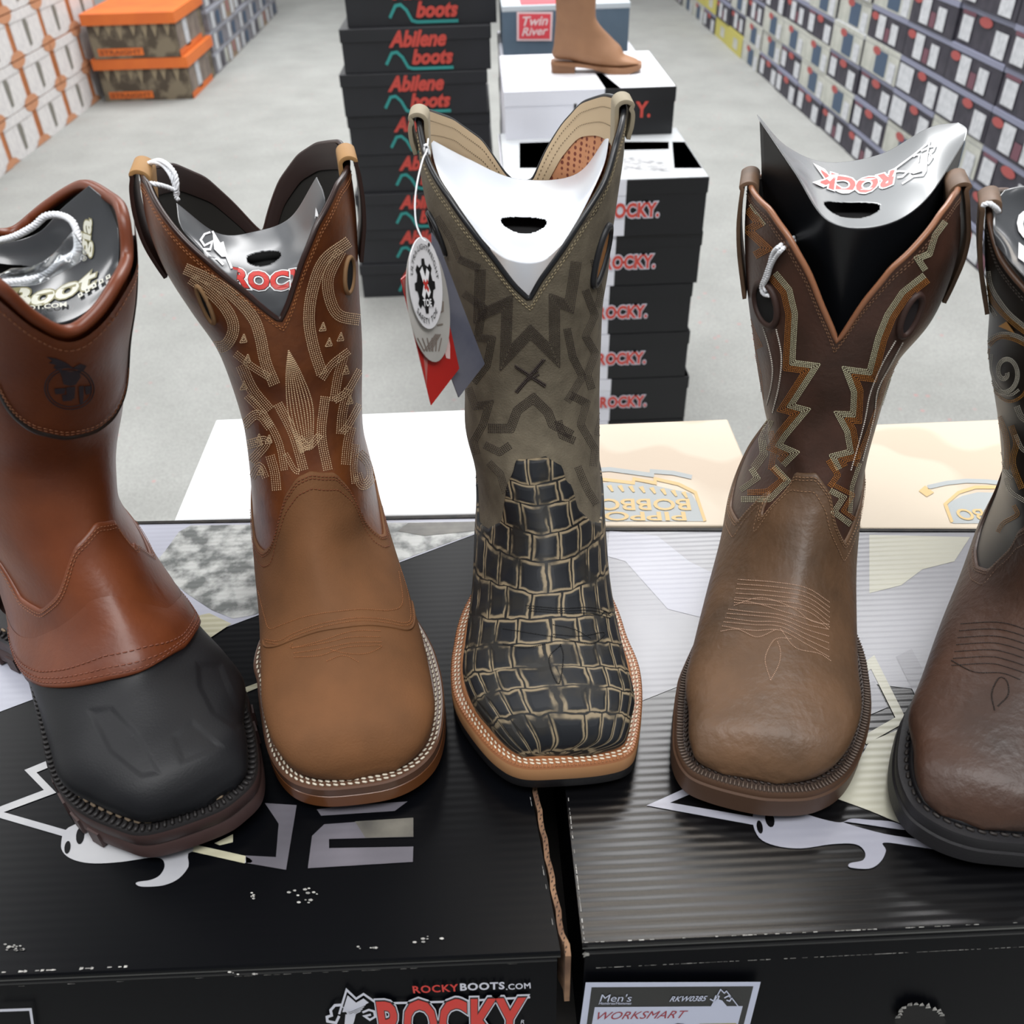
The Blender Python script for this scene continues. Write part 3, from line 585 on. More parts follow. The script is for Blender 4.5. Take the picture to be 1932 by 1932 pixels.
for v in range(3):
    fs = [[(.1, .35, .1, .85, 2, .003), (.5, .62, .1, .8, 7, .003), (.75, .95, .1, .8, 5, .003)], [(.2, .4, .05, .8, 2, .003), (.55, .8, .1, .7, 4, .003)], [(.0, .25, .05, .8, 2, .003), (.4, .5, .3, .8, 3, .003), (.65, .9, .05, .8, 2, .003)]][v]
    m2 = MB(); m2.add(*boxv(-.3, 0, .002, .328, 0, .103), [0, 0, 6][v] if v != 2 else 6); m2.add(*boxv(-.3, .0015, .001, .329, .088, .104), 1)
    for y0, y1, za, zb2, m, lf in fs: m2.add([(lf, .33*y0, .105*za), (lf, .33*y1, .105*za), (lf, .33*y1, .105*zb2), (lf, .33*y0, .105*zb2)], [(0, 1, 2, 3)], m)
    pr2.append(m2.build('boot_box', MW2, smooth=False))
f2 = [True]*3
for c in range(6):
    for k in range(5):
        v = (c*2+k*k+c*k) % 3; o = pr2[v] if f2[v] else pr2[v].copy()
        if not f2[v]: COL.objects.link(o)
        f2[v] = False; o.location = (-1.455+rr.uniform(-.005, .005), 5.51+c*.332, FZ+k*.105)
        tag(o, ['grey boot box with three patches, in the row beyond the orange boxes', 'grey boot box with a navy patch, in the row beyond the orange boxes', 'brown boot box with white stickers, in the row beyond the orange boxes'][v], 'box', ['grey patched', 'grey and navy', 'brown'][v]+' boxes beyond the orange boxes')
# ------------------------------------------------------------------ boots
FOOT = [  # F(y,z)  B(y,z)  n  skew  halfwidth(None = from outline)
    ((.130, .150), (.014, .150), 2.0, 1.0, None),
    ((.140, .128), (.009, .118), 2.0, .95, None),
    ((.152, .110), (.004, .082), 2.1, .85, None),
    ((.166, .096), (.006, .045), 2.2, .75, None),
    ((.182, .084), (.055, .034), 2.3, .72, .0395),
    ((.198, .076), (.115, .026), 2.4, .70, 'o'),
    ((.215, .070), (.170, .021), 2.5, .70, 'o'),
    ((.232, .064), (.208, .021), 2.6, .72, 'o'),
    ((.246, .059), (.236, .023), 2.7, .75, 'o'),
    ((.257, .054), (.250, .024), 2.8, .8, 'o'),
    ((.264, .047), (.259, .025), 2.8, .85, 'o'),
    ((.268, .040), (.265, .026), 2.8, .9, 'o'),
    ((.2695, .033), (.2693, .028), 2.8, 1.0, 'o')]
class Boot:
    def __init__(s, name, toe, phi, L, outline_px, levels, sole_t=.018, ankle_w=(.044, .040, .037, .0365), inset=.0085, psi=None, dtop=.078, dank=.058, lean=(0, 0), npow=(1.75, 2.0), fitn=8, hscale=1.0, wmul=1.0):
        s.name = name; s.L = L; k = L/.28
        T = un(toe[0], toe[1], z=.006)[:2]; a = math.radians(phi); s.u = np.array([math.sin(a), -math.cos(a)]); s.r = np.array([math.cos(a), math.sin(a)])
        s.G = T-s.u*L; s.base = (s.G[0], s.G[1], 0)
        toloc = lambda P: (np.dot(np.array(P)[:2]-s.G, s.r), np.dot(np.array(P)[:2]-s.G, s.u))
        s.w3 = lambda x, y, z: np.array([*(s.G+s.r*x+s.u*y), z])
        # sole outline, left heel -> toe -> right heel (local)
        pts = [toloc(un(p[0], p[1], z=.008)) for p in outline_px]
        heelL = [(-.030, .0), (-.0355, .025), (-.036, .06), (-.034, .095)]; heelR = [(-x, y) for x, y in heelL][::-1]
        yl, yr = pts[0][1], pts[-1][1]
        pl = [(x, y) for x, y in heelL if y < yl-.02]; pr = [(x, y) for x, y in heelR if y < yr-.02]
        O = [(0, -.008), (-.02, -.005)]+pl+pts+pr+[(.02, -.005)]
        O = np.array(O); Oc = np.vstack([O, O[:1]]); s.outline = catmull(np.vstack([O[-1:], Oc, O[1:2]]), np.linspace(1, len(O)+1, 181)[:-1])
        s.sole_t = sole_t; s.k = k
        T_ = np.roll(s.outline, -1, 0)-np.roll(s.outline, 1, 0); T_ /= np.linalg.norm(T_, axis=1)[:, None]; Ni = np.stack([-T_[:, 1], T_[:, 0]], 1)
        if ((s.outline-s.outline.mean(0))*Ni).sum() < 0: Ni = -Ni
        s.inner = s.outline-Ni*inset
        def lr(y, P=None):
            P = s.outline if P is None else P; xs = []
            for i in range(len(P)):
                a_, b_ = P[i], P[(i+1) % len(P)]
                if (a_[1]-y)*(b_[1]-y) <= 0 and a_[1] != b_[1]: xs.append(a_[0]+(b_[0]-a_[0])*(y-a_[1])/(b_[1]-a_[1]))
            return (min(xs), max(xs)) if xs else None
        s.lr = lr; ymax = s.outline[:, 1].max(); s.ymax = ymax
        C = []; A = []; W = []; NK = []
        cl = np.array([*(s.G+s.u*.072*k), 0]); psi = phi if psi is None else psi
        pa = math.radians(psi); pf = np.array([math.sin(pa), -math.cos(pa), 0]); pr_ = np.array([math.cos(pa), math.sin(pa), 0])
        s.sil = np.array([(l[0], l[1], l[2]) for l in levels], float)
        levels = [l for l in levels if un((l[0]+l[1])/2, l[2], Y=cl[1])[2] > .170]; n = len(levels)
        for i, lv in enumerate(levels):
            t = i/(n-1); d = (dtop+(dank-dtop)*t) if len(lv) < 4 else lv[3]
            Y = cl[1]+lean[1]*(1-t)
            a_, b_ = un(lv[0], lv[2], Y=Y), un(lv[1], lv[2], Y=Y); hw = np.linalg.norm(b_-a_)/2
            w_ = math.sqrt(max(hw*hw-(d*math.sin(pa))**2, .0004))/math.cos(pa)
            C.append((a_+b_)/2); A.append(pf*d); W.append(pr_*w_); NK.append((npow[0]+(npow[1]-npow[0])*min(1, t*1.3), 1.0))
        s.nsh = n
        for j, (Fp, Bp, nn, sk, hw) in enumerate(FOOT):
            sc = (ymax-inset)/.2695
            fy, by = Fp[1-1]*sc, Bp[0]*sc
            fz = Fp[1]*hscale if j > 0 else Fp[1]; bz = Bp[1]
            if j >= 4: bz = sole_t+.004+(Bp[1]-.021)*.7
            if j > 3: fz = max(fz, bz+.003)
            cxo = 0
            if hw == 'o':
                l_, r__ = lr(min(by, s.inner[:, 1].max()-.0012), s.inner); cxo = (l_+r__)/2; hw = (r__-l_)/2*wmul
            elif hw is None: hw = ankle_w[j]
            Cw = s.w3(cxo, (fy+by)/2, (fz+bz)/2)
            Aw = s.w3(0, fy, fz)-s.w3(0, by, bz)
            C.append(Cw); A.append(Aw/2); W.append(np.array([*s.r, 0])*hw); NK.append((nn, sk))
        # blend the lowest shaft sections towards the ankle
        s.P = np.hstack([np.array(C), np.array(A), np.array(W), np.array(NK)]); s.N = len(s.P)
        s.fit(s.nsh-2, s.nsh+fitn)
        th = np.radians(np.arange(-100, 101, 1.)); v = np.linspace(0, s.N-1.01, 420)
        s.gth, s.gv = np.meshgrid(th, v, indexing='ij'); s.gp = proj(s.S(s.gth, s.gv))
        nn = s.normal(s.gth, s.gv); vd = s.S(s.gth, s.gv)-EYE; s.gf = (nn*vd).sum(-1) < 0
        thb = np.radians(np.arange(80, 281, 1.)); s.bth, s.bv = np.meshgrid(thb, v[v < n+1], indexing='ij'); s.bp = proj(s.S(s.bth, s.bv))
    def fit(s, j0, j1, it=6):
        """section widths follow the boot's measured outline"""
        th = np.linspace(0, 2*math.pi, 73)
        for _ in range(it):
            for j in range(j0, j1):
                p = proj(s.S(th, np.full(73, float(j)))); i, k = p[:, 0].argmin(), p[:, 0].argmax()
                tl = np.interp(p[i, 1], s.sil[:, 2], s.sil[:, 0]); tr = np.interp(p[k, 1], s.sil[:, 2], s.sil[:, 1])
                zc = (MC @ (s.P[j, :3]-EYE))[2]; dl = (tl-p[i, 0])*zc/F; dr = (tr-p[k, 0])*zc/F
                if p[i, 1] > s.sil[-1, 2]+30: continue
                W = s.P[j, 6:9]; wl = np.linalg.norm(W); s.P[j, 6:9] = W/wl*max(.02, wl+(dr-dl)/2*.8); s.P[j, 0] += (dl+dr)/2*.8
    def S(s, th, v, off=0):
        th, v = np.broadcast_arrays(np.asarray(th, float), np.asarray(v, float))
        q = catmull(s.P, v.ravel()).reshape(v.shape+(11,))
        C, A, W, n, k = q[..., :3], q[..., 3:6], q[..., 6:9], q[..., 9], q[..., 10]
        c, sn = np.cos(th), np.sin(th)
        a = np.sign(c)*np.abs(c)**(2/n); b = np.sign(sn)*np.abs(sn)**(2/n)
        t = (1-a)/2; t = np.clip(t, 0, 1)**k; a = 1-2*t
        P = C+A*a[..., None]+W*b[..., None]
        if hasattr(s, 'shift'): P = P+s.shift(th, v)
        if np.any(off != 0): P = P+s.normal(th, v)*np.asarray(off)[..., None] if hasattr(off, 'shape') else P+s.normal(th, v)*off
        return P
    def normal(s, th, v):
        e = 2e-2
        th, v = np.broadcast_arrays(np.asarray(th, float), np.asarray(v, float))
        v1 = np.clip(v, .03, s.N-1.05)
        dth = s.S(th+e, v1)-s.S(th-e, v1); dv = s.S(th, v1+e)-s.S(th, v1-e)
        n = np.cross(dv, dth); n /= np.linalg.norm(n, axis=-1)[..., None]+1e-12
        cen = catmull(s.P, v1.ravel())[:, :3].reshape(v.shape+(3,)); out = ((s.S(th, v1)-cen)*n).sum(-1)
        return np.where((out < 0)[..., None], -n, n)
    def inv(s, px, py, back=False):
        if back: d = (s.bp[..., 0]-px)**2+(s.bp[..., 1]-py)**2; i = np.unravel_index(d.argmin(), d.shape); return s.bth[i], s.bv[i]
        d = (s.gp[..., 0]-px)**2+(s.gp[..., 1]-py)**2+np.where(s.gf, 0, 3e2); i = np.unravel_index(d.argmin(), d.shape); return s.gth[i], s.gv[i]
    def set_rim(s, front, back, sharp=True):
        a = [s.inv(x, y) for x, y in front]; b = [s.inv(x, y, True) for x, y in back]
        L = sorted([(t, v) for t, v in a if abs(t) < 1.5]+[(t, v) for t, v in b if 1.62 < t < 4.66])
        th = np.array([x[0] for x in L]); vv = np.array([x[1] for x in L])
        f0 = lambda t: np.interp(np.mod(np.asarray(t)+math.pi/2, 2*math.pi)-math.pi/2, np.concatenate([th-2*math.pi, th, th+2*math.pi]), np.concatenate([vv]*3))
        g = np.linspace(-math.pi, math.pi, 1441); y = f0(g); K = 41 if sharp else 91; ys = np.convolve(np.concatenate([y[-1-K:-1], y, y[1:K+1]]), np.hanning(K)/np.hanning(K).sum(), 'same')[K:-K]
        fi = np.abs(g) < 1.2; tv = g[fi][np.argmax(y[fi])]; wgt = np.clip(1-np.abs(g-tv)/.14, 0, 1) if sharp else 0
        y2 = ys*(1-wgt)+y*wgt; s.rim = lambda t: np.interp(np.mod(np.asarray(t)+math.pi, 2*math.pi)-math.pi, g, y2)
        print(s.name, 'rim', [(round(math.degrees(t)), round(v, 2)) for t, v in L])
    def grid(s, th, vfun, nv, off=0, vend=None):
        th = np.asarray(th); v0 = vfun(th); t = np.linspace(0, 1, nv)
        V = v0[:, None]*(1-t)+vend*t; TH = np.repeat(th[:, None], nv, 1)
        return TH, V
    def build_upper(s, root, m_shaft, m_lining, m_vamp, m_pipe, vamp_px, m_pipe2=None, pipe_r=.0016, vdef=None, vback=None, vsm=.16):
        nth = 160; th = np.linspace(-math.pi, math.pi, nth, endpoint=False)
        # exact angles of rim knots would alias: dense enough
        nv = 110; ve = s.N-1.001
        TH, V = s.grid(th, s.rim, nv, 0, s.nsh+7.0)
        P = s.S(TH, V)
        Fc = [(i*nv+j, i*nv+j+1, ((i+1) % nth)*nv+j+1, ((i+1) % nth)*nv+j) for i in range(nth) for j in range(nv-1)]
        sh = obj('shaft', P.reshape(-1, 3), Fc, m_shaft, root)
        s.tree_parts = [(P.reshape(-1, 3), Fc)]
        nl = 50; TH2, V2 = s.grid(th, s.rim, nl, 0, s.nsh+4.0); P2 = s.S(TH2, V2)-s.normal(TH2, V2)*.0026
        P2[:, 0] = P[:, 0]-s.normal(TH2[:, 0], V2[:, 0])*.0022
        Fl = [(i*nl+j, ((i+1) % nth)*nl+j, ((i+1) % nth)*nl+j+1, i*nl+j+1) for i in range(nth) for j in range(nl-1)]
        obj('lining', P2.reshape(-1, 3), Fl, m_lining, sh)
        rimP = (P[:, 0]+P2[:, 0])/2
        mb = MB(); tube(mb, rimP, pipe_r, 8, True); mb.build('rim_piping', m_pipe, sh)
        s.rimP = rimP; s.th = th; s.shaft = sh
        # vamp
        vb = [s.inv(x, y) for x, y in vamp_px]; vb = sorted([(t, v) for t, v in vb if abs(t) < 1.55])
        tb = [t for t, v in vb]; vv = [v for t, v in vb]; bk = s.nsh+.6 if vback is None else vback
        tb = [-math.pi, -2.5, -1.9]+tb+[1.9, 2.5, math.pi]; e0 = vv[0]; e1 = vv[-1]
        vv = [bk, bk+.1, (e0+bk)/2+.1]+vv+[(e1+bk)/2+.1, bk+.1, bk]
        s.vb = smoothf(tb, vv, vsm)
        print(s.name, 'vamp', [(round(math.degrees(t)), round(v, 2)) for t, v in vb], 'nsh', s.nsh, 'N', s.N)
        nt2 = 300; th = np.linspace(-math.pi, math.pi, nt2, endpoint=False); nv2 = 90
        TH, V = s.grid(th, s.vb, nv2, 0, ve)
        P = s.S(TH, V)+s.normal(TH, V)*.0016
        edge = s.S(TH[:, 0], V[:, 0]-.01)+s.normal(TH[:, 0], V[:, 0])*.0001
        P = np.concatenate([edge[:, None], P], 1); nv2 += 1
        Fc = [(i*nv2+j, i*nv2+j+1, ((i+1) % nt2)*nv2+j+1, ((i+1) % nt2)*nv2+j) for i in range(nt2) for j in range(nv2-1)]
        cen = len(P.reshape(-1, 3)); cp = P[:, -1].mean(0); PV = np.vstack([P.reshape(-1, 3), cp]); Fc += [(i*nv2+nv2-1, cen, ((i+1) % nt2)*nv2+nv2-1) for i in range(nt2)]
        o = obj('vamp', PV, Fc, m_vamp, root); s.vamp = o; s.vP = P
        # uv : x = girth in metres, y = length in metres along the front line
        g = s.S(np.zeros(400), np.linspace(0, s.N-1.01, 400)); al = np.concatenate([[0], np.cumsum(np.linalg.norm(np.diff(g, axis=0), axis=1))])
        uvl = o.data.uv_layers.new(name='UVMap'); THf = np.concatenate([TH[:, :1], TH], 1); Vf = np.concatenate([V[:, :1], V], 1)
        wv = np.linalg.norm(catmull(s.P, Vf.ravel())[:, 6:9], axis=1).reshape(Vf.shape)
        U = THf*1.0; Lg = np.interp(Vf, np.linspace(0, s.N-1.01, 400), al)
        uu = np.append(U.ravel(), 0); ll = np.append(Lg.ravel(), al[-1])
        li = np.zeros(len(o.data.loops), dtype=np.int32); o.data.loops.foreach_get('vertex_index', li)
        UV = np.stack([uu[li], ll[li]], 1)
        lastcol = set((nt2-1)*nv2+j for j in range(nv2)); 
        for p in o.data.polygons:
            ids = list(p.loop_indices); us = [UV[i, 0] for i in ids]
            if max(us)-min(us) > 3:
                for i in ids:
                    if UV[i, 0] < 0: UV[i, 0] += 2*math.pi
        uvl.data.foreach_set('uv', UV.ravel())
        s.tree_parts.append((PV, Fc)); s.mktree()
    def mktree(s):
        V = []; Fc = []
        for P, f in s.tree_parts:
            b = len(V); V += [Vector(p) for p in P]; Fc += [tuple(i+b for i in q) for q in f]
        s.tree = BVHTree.FromPolygons(V, Fc)
    def hit(s, px, py, lift=.0004):
        d = ray(px, py); h = s.tree.ray_cast(Vector(EYE), Vector(d))
        if h[0] is None: return None
        n = np.array(h[1]); n = n if n.dot(d) < 0 else -n
        return np.array(h[0])+n*lift, n, h[3]
    def zprof(s, y):
        L = s.ymax; t = max(0., y/L)
        zt = np.interp(t, [0, .25, .45, .65, .9, 1], [.030, .030, s.sole_t+.004, s.sole_t+.001, s.sole_t+.0045, s.sole_t+.0065])
        zb = np.interp(t, [0, .24, .27, .42, .55, .85, 1], [0, 0, .014, .010, .0, .002, .006])
        return zt+.0013, zb+.0013
    def build_sole(s, root, layers, mats, name='sole', heel=True, welt_in=.012, wedge=False):
        """layers: list of (fraction of height, outward offset, material)"""
        O = s.outline; n = len(O); T = np.roll(O, -1, 0)-np.roll(O, 1, 0); T /= np.linalg.norm(T, axis=1)[:, None]; Nn = np.stack([-T[:, 1], T[:, 0]], 1)
        cen = O.mean(0); sg = np.sign(((O-cen)*Nn).sum(1)); Nn *= np.sign(sg.sum())
        V = []; rings = []
        def ring(fr, off):
            b = len(V)
            for p, nn in zip(O, Nn):
                zt, zb = s.zprof(p[1])
                if wedge: zb = np.interp(p[1]/s.ymax, [0, .85, 1], [.0013, .0022, .006])
                q = p+nn*off; V.append(s.w3(q[0], q[1], zb+(zt-zb)*fr))
            rings.append(b)
        MI = []
        for fr, off, m in layers: ring(fr, off); MI.append(m)
        top_in = [(1.0, -welt_in)]
        ring(1.0, -welt_in); ring(.98, -welt_in-.006)
        Fc = []; mi = []
        for k in range(len(rings)-1):
            m = MI[min(k, len(MI)-1)]
            for i in range(n): Fc.append((rings[k]+i, rings[k]+(i+1) % n, rings[k+1]+(i+1) % n, rings[k+1]+i)); mi.append(m)
        Fc.append(tuple(rings[0]+i for i in range(n))[::-1]); mi.append(MI[0])
        o = obj(name, V, Fc, mats, root, mi, smooth=False); s.sole = o; s.soleN = Nn
        for p in o.data.polygons: p.use_smooth = len(p.vertices) == 4
        o.data.set_sharp_from_angle(angle=math.radians(40))
        return o
    def welt_stitch(s, parent, m, inset=.0045, pitch=.0042, r=.0007, rows=1, gap=.0024, name='welt_stitching', y0=.06, slant=0, lift=.0004):
        O = s.outline; mb = MB()
        for rw in range(rows):
            P = [s.w3(*(p-nn*(inset+gap*rw)), s.zprof(p[1])[0]+lift) for p, nn in zip(O, s.soleN)]; P = np.array(P); ok = O[:, 1] > y0
            P = np.vstack([P, P[:1]]); ok = np.append(ok, ok[0])
            cum = np.concatenate([[0], np.cumsum(np.linalg.norm(np.diff(P, axis=0), axis=1))])
            d = 0
            while d < cum[-1]-pitch:
                a = np.array([np.interp(d, cum, P[:, i]) for i in range(3)]); b = np.array([np.interp(d+pitch*.86, cum, P[:, i]) for i in range(3)])
                i = np.searchsorted(cum, d)
                if ok[min(i, len(ok)-1)]: dash(mb, a, b, np.array([0, 0, 1.]), r, slant)
                d += pitch
        return mb.build(name, m, parent)
def dash(mb, a, b, n, r, slant=0, flat=.7):
    a, b = np.array(a), np.array(b); t = b-a; l = np.linalg.norm(t)
    if l < 1e-6: return
    t /= l; w_ = np.cross(n, t); w_ /= np.linalg.norm(w_)+1e-9
    if slant: a = a+w_*slant; b = b-w_*slant
    p, q = a+(b-a)*.22, a+(b-a)*.78
    V = [a]; 
    for c in (p, q): V += [c+w_*r, c+n*r*flat, c-w_*r, c-n*r*.5]
    V.append(b)
    Fc = [(0, 1, 2), (0, 2, 3), (0, 3, 4), (0, 4, 1)]+[(1+i, 5+i, 5+(i+1) % 4, 1+(i+1) % 4) for i in range(4)]+[(9, 6, 5), (9, 7, 6), (9, 8, 7), (9, 5, 8)]
    mb.add(V, Fc)
def resample(P, step):
    P = np.asarray(P, float); cum = np.concatenate([[0], np.cumsum(np.linalg.norm(np.diff(P, axis=0), axis=1))])
    n = max(2, int(cum[-1]/step)+1); d = np.linspace(0, cum[-1], n)
    return np.stack([np.interp(d, cum, P[:, i]) for i in range(P.shape[1])], 1)
def stitch(mb, boot, pts, step=4.0, r=.00042, sm=False, gapf=.8, lift=.0003):
    """stitches following a seam across the boot's surface; returns 3D pts"""
    pts = smooth_line(pts, 6) if sm else pts
    Q = resample(pts, step); H = [boot.hit(x, y, lift) for x, y in Q]
    for a, b in zip(H[:-1], H[1:]):
        if a is None or b is None: continue
        if np.linalg.norm(a[0]-b[0]) > .02: continue
        dash(mb, a[0], a[0]+(b[0]-a[0])*gapf, a[1], r)
def band(mb, boot, pts, rows, gap, step=4, r=.0004, sm=False, start=0):
    P = smooth_line(pts, 5) if sm else np.array(pts, float)
    for k in range(rows): stitch(mb, boot, offset_poly(P, start+k*gap), step, r)
def sheet(name, rows, Ys, mats, parent=None, hole=None, nu=0, nv=40, thick=.0003, holes=None, origin=None, back=None, inner=False):
    """card bent through a net of points; rows[r][c]=(px,py) seen at depth Ys[r][c]"""
    R = len(rows); Cn = len(rows[0]); nu = nu or (140 if holes else 48); nv = 130 if holes else nv
    G = np.array([[un(rows[r][c][0], rows[r][c][1], Y=(Ys[r][c] if hasattr(Ys[r], '__len__') else Ys[r])) for c in range(Cn)] for r in range(R)])
    tu = np.linspace(0, Cn-1, nu); tv = np.linspace(0, R-1, nv)
    A = np.array([catmull(G[r], tu) for r in range(R)])
    B = np.stack([catmull(A[:, i], tv) for i in range(nu)], 1)
    def f(u, v):
        q = np.array([catmull(G[r], np.array([u*(Cn-1)]))[0] for r in range(R)]); return catmull(q, np.array([v*(R-1)]))[0]
    V = B.reshape(-1, 3); Fc = []
    for j in range(nv-1):
        for i in range(nu-1):
            u, v = (i+.5)/(nu-1), (j+.5)/(nv-1)
            if holes and any(((u-h[0])/h[2])**2+((v-h[1])/h[3])**2 < 1 for h in holes): continue
            Fc.append((j*nu+i, (j+1)*nu+i, (j+1)*nu+i+1, j*nu+i+1))
    o = obj(name, V, Fc, mats, parent, origin=origin)
    if inner:
        q = V.reshape(nv, nu, 3)[8:-8:6, 8:-8:6]; a_, b_ = q.shape[:2]
        obj('slot_shade', q.reshape(-1, 3)+np.array([0, .004, -.007]), [(j*b_+i, (j+1)*b_+i, (j+1)*b_+i+1, j*b_+i+1) for j in range(a_-1) for i in range(b_-1)], MATS['black slot shade'] if 'black slot shade' in MATS else mat('black slot shade', '060607', .8), parent)  # added black sheet that paints the shade inside the card slot
    md = o.modifiers.new('thickness', 'SOLIDIFY'); md.thickness = thick; md.offset = -1
    if back is not None: md.material_offset = 1; md.material_offset_rim = 0
    return o, f
def on_sheet(mb, f, u0, v0, u1, v1, V2, Fc, lift=.0005, m=0, rot=0, arc=0):
    """wrap flat art V2 (unit box -.5...5) on sheet f between uv corners"""
    out = []
    for x, y, *_ in V2:
        x, y = x*math.cos(rot)-y*math.sin(rot), x*math.sin(rot)+y*math.cos(rot)
        u = u0+(x+.5)*(u1-u0); v = v0+(.5-y)*(v1-v0)+arc*(x*x*4-1)
        p = f(u, v); e = .01
        n = np.cross(f(u+e, v)-f(u-e, v), f(u, v-e)-f(u, v+e)); n /= np.linalg.norm(n)+1e-12
        if n.dot(p-EYE) > 0: n = -n
        out.append(p+n*lift)
    mb.add(out, Fc, m)
dark = mat('dark rubber', '1c1b1e', .55, bump=.3, bscale=500)
def simple_levels(L): return L
# ---- boot 3 : taupe suede western boot with crocodile print foot
B3 = Boot('western_boot', (1050, 1485), -1.0, .285,
  [(876, 1180), (858, 1245), (853, 1300), (860, 1350), (890, 1404), (936, 1460), (985, 1487), (1060, 1487), (1140, 1479), (1186, 1462), (1201, 1425), (1209, 1350), (1203, 1285), (1180, 1225), (1160, 1170)],
  [(784, 1180, 170), (786, 1178, 215), (790, 1175, 285), (800, 1165, 355), (822, 1154, 430), (845, 1146, 500), (862, 1138, 565), (872, 1134, 640), (878, 1131, 715),(876,1131,750),(878,1131,800),(888,1132,840),(896,1131,875),(904,1135,940),(900,1138,985),(898,1142,1055),(896,1147,1100),(892,1153,1150),(884,1166,1200),(878,1180,1260),(878,1190,1310)], sole_t=.020, ankle_w=(.0400, .0385, .038, .0385), inset=.0075, dtop=.080)
B3.set_rim([(787, 232), (802, 301), (845, 373), (885, 431), (932, 492), (970, 540), (998, 568), (1022, 530), (1066, 466), (1113, 397), (1146, 339), (1167, 271), (1178, 225)],
  [(795, 208), (849, 225), (903, 264), (950, 326), (975, 350), (1008, 338), (1030, 290), (1066, 232), (1102, 195), (1149, 181), (1175, 188)])
# ---- boot 2
B2 = Boot('western_boot', (672, 1523), 10.0, .285,
  [(489, 1255), (492, 1313), (501, 1385), (516, 1452), (551, 1502), (605, 1523), (677, 1521), (750, 1507), (804, 1474), (833, 1425), (841, 1349), (830, 1277), (804, 1215)],
  [(266, 655, 265), (270, 663, 330), (284, 672, 400), (312, 676, 470), (355, 678, 540), (388, 681, 605), (416, 684, 670), (450, 684, 740),(457,680,783),(466,690,838),(472,702,892),(477,714,950),(480,728,1005),(484,750,1060),(487,764,1110),(494,780,1168),(497,798,1222),(497,808,1280),(500,812,1330)], sole_t=.018, ankle_w=(.0415, .040, .040, .041), inset=.0062)
B2.set_rim([(274, 345), (312, 414), (385, 490), (457, 548), (495, 583), (528, 608), (548, 570), (573, 494), (602, 421), (638, 349), (660, 309)],
  [(268, 322), (323, 312), (385, 338), (439, 385), (486, 437), (497, 440), (508, 403), (530, 341), (566, 294), (599, 273), (645, 268)])
# ---- boot 4
B4 = Boot('western_boot', (1450, 1541), -16, .285,
  [(1290, 1270), (1272, 1330), (1266, 1400), (1268, 1450), (1289, 1493), (1331, 1516), (1403, 1536), (1457, 1543), (1530, 1537), (1586, 1503), (1620, 1440), (1636, 1367), (1633, 1305), (1615, 1240)],
  [(1410, 1800, 300), (1410, 1798, 370), (1408, 1796, 430), (1409, 1780, 490), (1413, 1750, 560), (1420, 1712, 630), (1430, 1682, 700), (1442, 1662, 760),(1449,1648,812),(1412,1636,859),(1398,1629,896),(1374,1621,951),(1363,1615,1023),(1349,1611,1077),(1331,1611,1143),(1312,1612,1222),(1300,1614,1260),(1296,1620,1320)], sole_t=.021, ankle_w=(.044, .042, .042, .043), wmul=.98)
B4.set_rim([(1412, 349), (1449, 396), (1485, 446), (1521, 512), (1547, 577), (1579, 650), (1603, 612), (1637, 565), (1684, 508), (1739, 454), (1778, 403), (1802, 370)],
  [(1410, 330), (1450, 330), (1500, 360), (1560, 420), (1610, 450), (1660, 410), (1730, 350), (1790, 335), (1815, 345)])
# ---- boot 1
B1 = Boot('work_boot', (345, 1612), 38, .29,
  [(40, 1262), (69, 1310), (92, 1403), (112, 1493), (159, 1562), (235, 1604), (300, 1618), (417, 1582), (467, 1550), (497, 1512), (499, 1455), (482, 1380), (445, 1310)],
  [(-135, 246, 380), (-135, 253, 440), (-132, 253, 510), (-125, 248, 580), (-115, 238, 650), (-105, 233, 720), (-92, 230, 790), (-80,218,855),(-70,220,905),(-45,227,961),(-25,254,1004),(-8,275,1059),(2,308,1095),(10,337,1131),(28,362,1182),(45,406,1225),(70,446,1283),(84,471,1330),(92,487,1370),(106,490,1403),(129,492,1457)], sole_t=.024, ankle_w=(.046, .045, .045, .045), psi=22, npow=(2.1, 2.1), wmul=1.0, dtop=.07, lean=(0, -.05), inset=.0085, fitn=10)
B1.set_rim([(-100, 470), (-60, 500), (0, 545), (35, 580), (81, 616), (116, 632), (148, 626), (187, 591), (225, 531), (246, 478), (250, 440)],
  [(240, 410), (232, 390), (211, 373), (165, 346), (127, 362), (70, 401), (35, 436), (0, 440), (-60, 430), (-110, 440)], sharp=False)
# ---- boot 5
B5 = Boot('western_boot', (1900, 1640), -28, .285,
  [(1712, 1345), (1686, 1400), (1675, 1485), (1697, 1558), (1748, 1602), (1813, 1628), (1880, 1637), (1960, 1637), (2020, 1600), (2055, 1530), (2065, 1450), (2040, 1370)],
  [(1840, 2170, 330), (1846, 2165, 400), (1848, 2158, 470), (1852, 2140, 540), (1858, 2120, 610), (1866, 2100, 680), (1878, 2085, 750), (1889, 2070, 836),(1891,2068,900),(1886,2067,935),(1869,2066,965),(1852,2068,989),(1840,2070,1032),(1820,2071,1080),(1795,2072,1134),(1770,2076,1206),(1744,2076,1279),(1719,2070,1351)], sole_t=.022, ankle_w=(.044, .043, .043, .043), psi=-22)
B5.set_rim([(1848, 391), (1858, 436), (1882, 484), (1932, 548), (1990, 620), (2020, 650), (2050, 600), (2100, 500), (2150, 400)],
  [(1855, 370), (1900, 360), (1960, 400), (2010, 440), (2070, 390), (2150, 350)])
BOOTS = dict(b1=B1, b2=B2, b3=B3, b4=B4, b5=B5)
R3 = empty('western_boot', B3.base); R2 = empty('western_boot', B2.base); R4 = empty('western_boot', B4.base); R1 = empty('work_boot', B1.base); R5 = empty('western_boot', B5.base)
liner_dark = mat('dark lining', '17140f', .8)
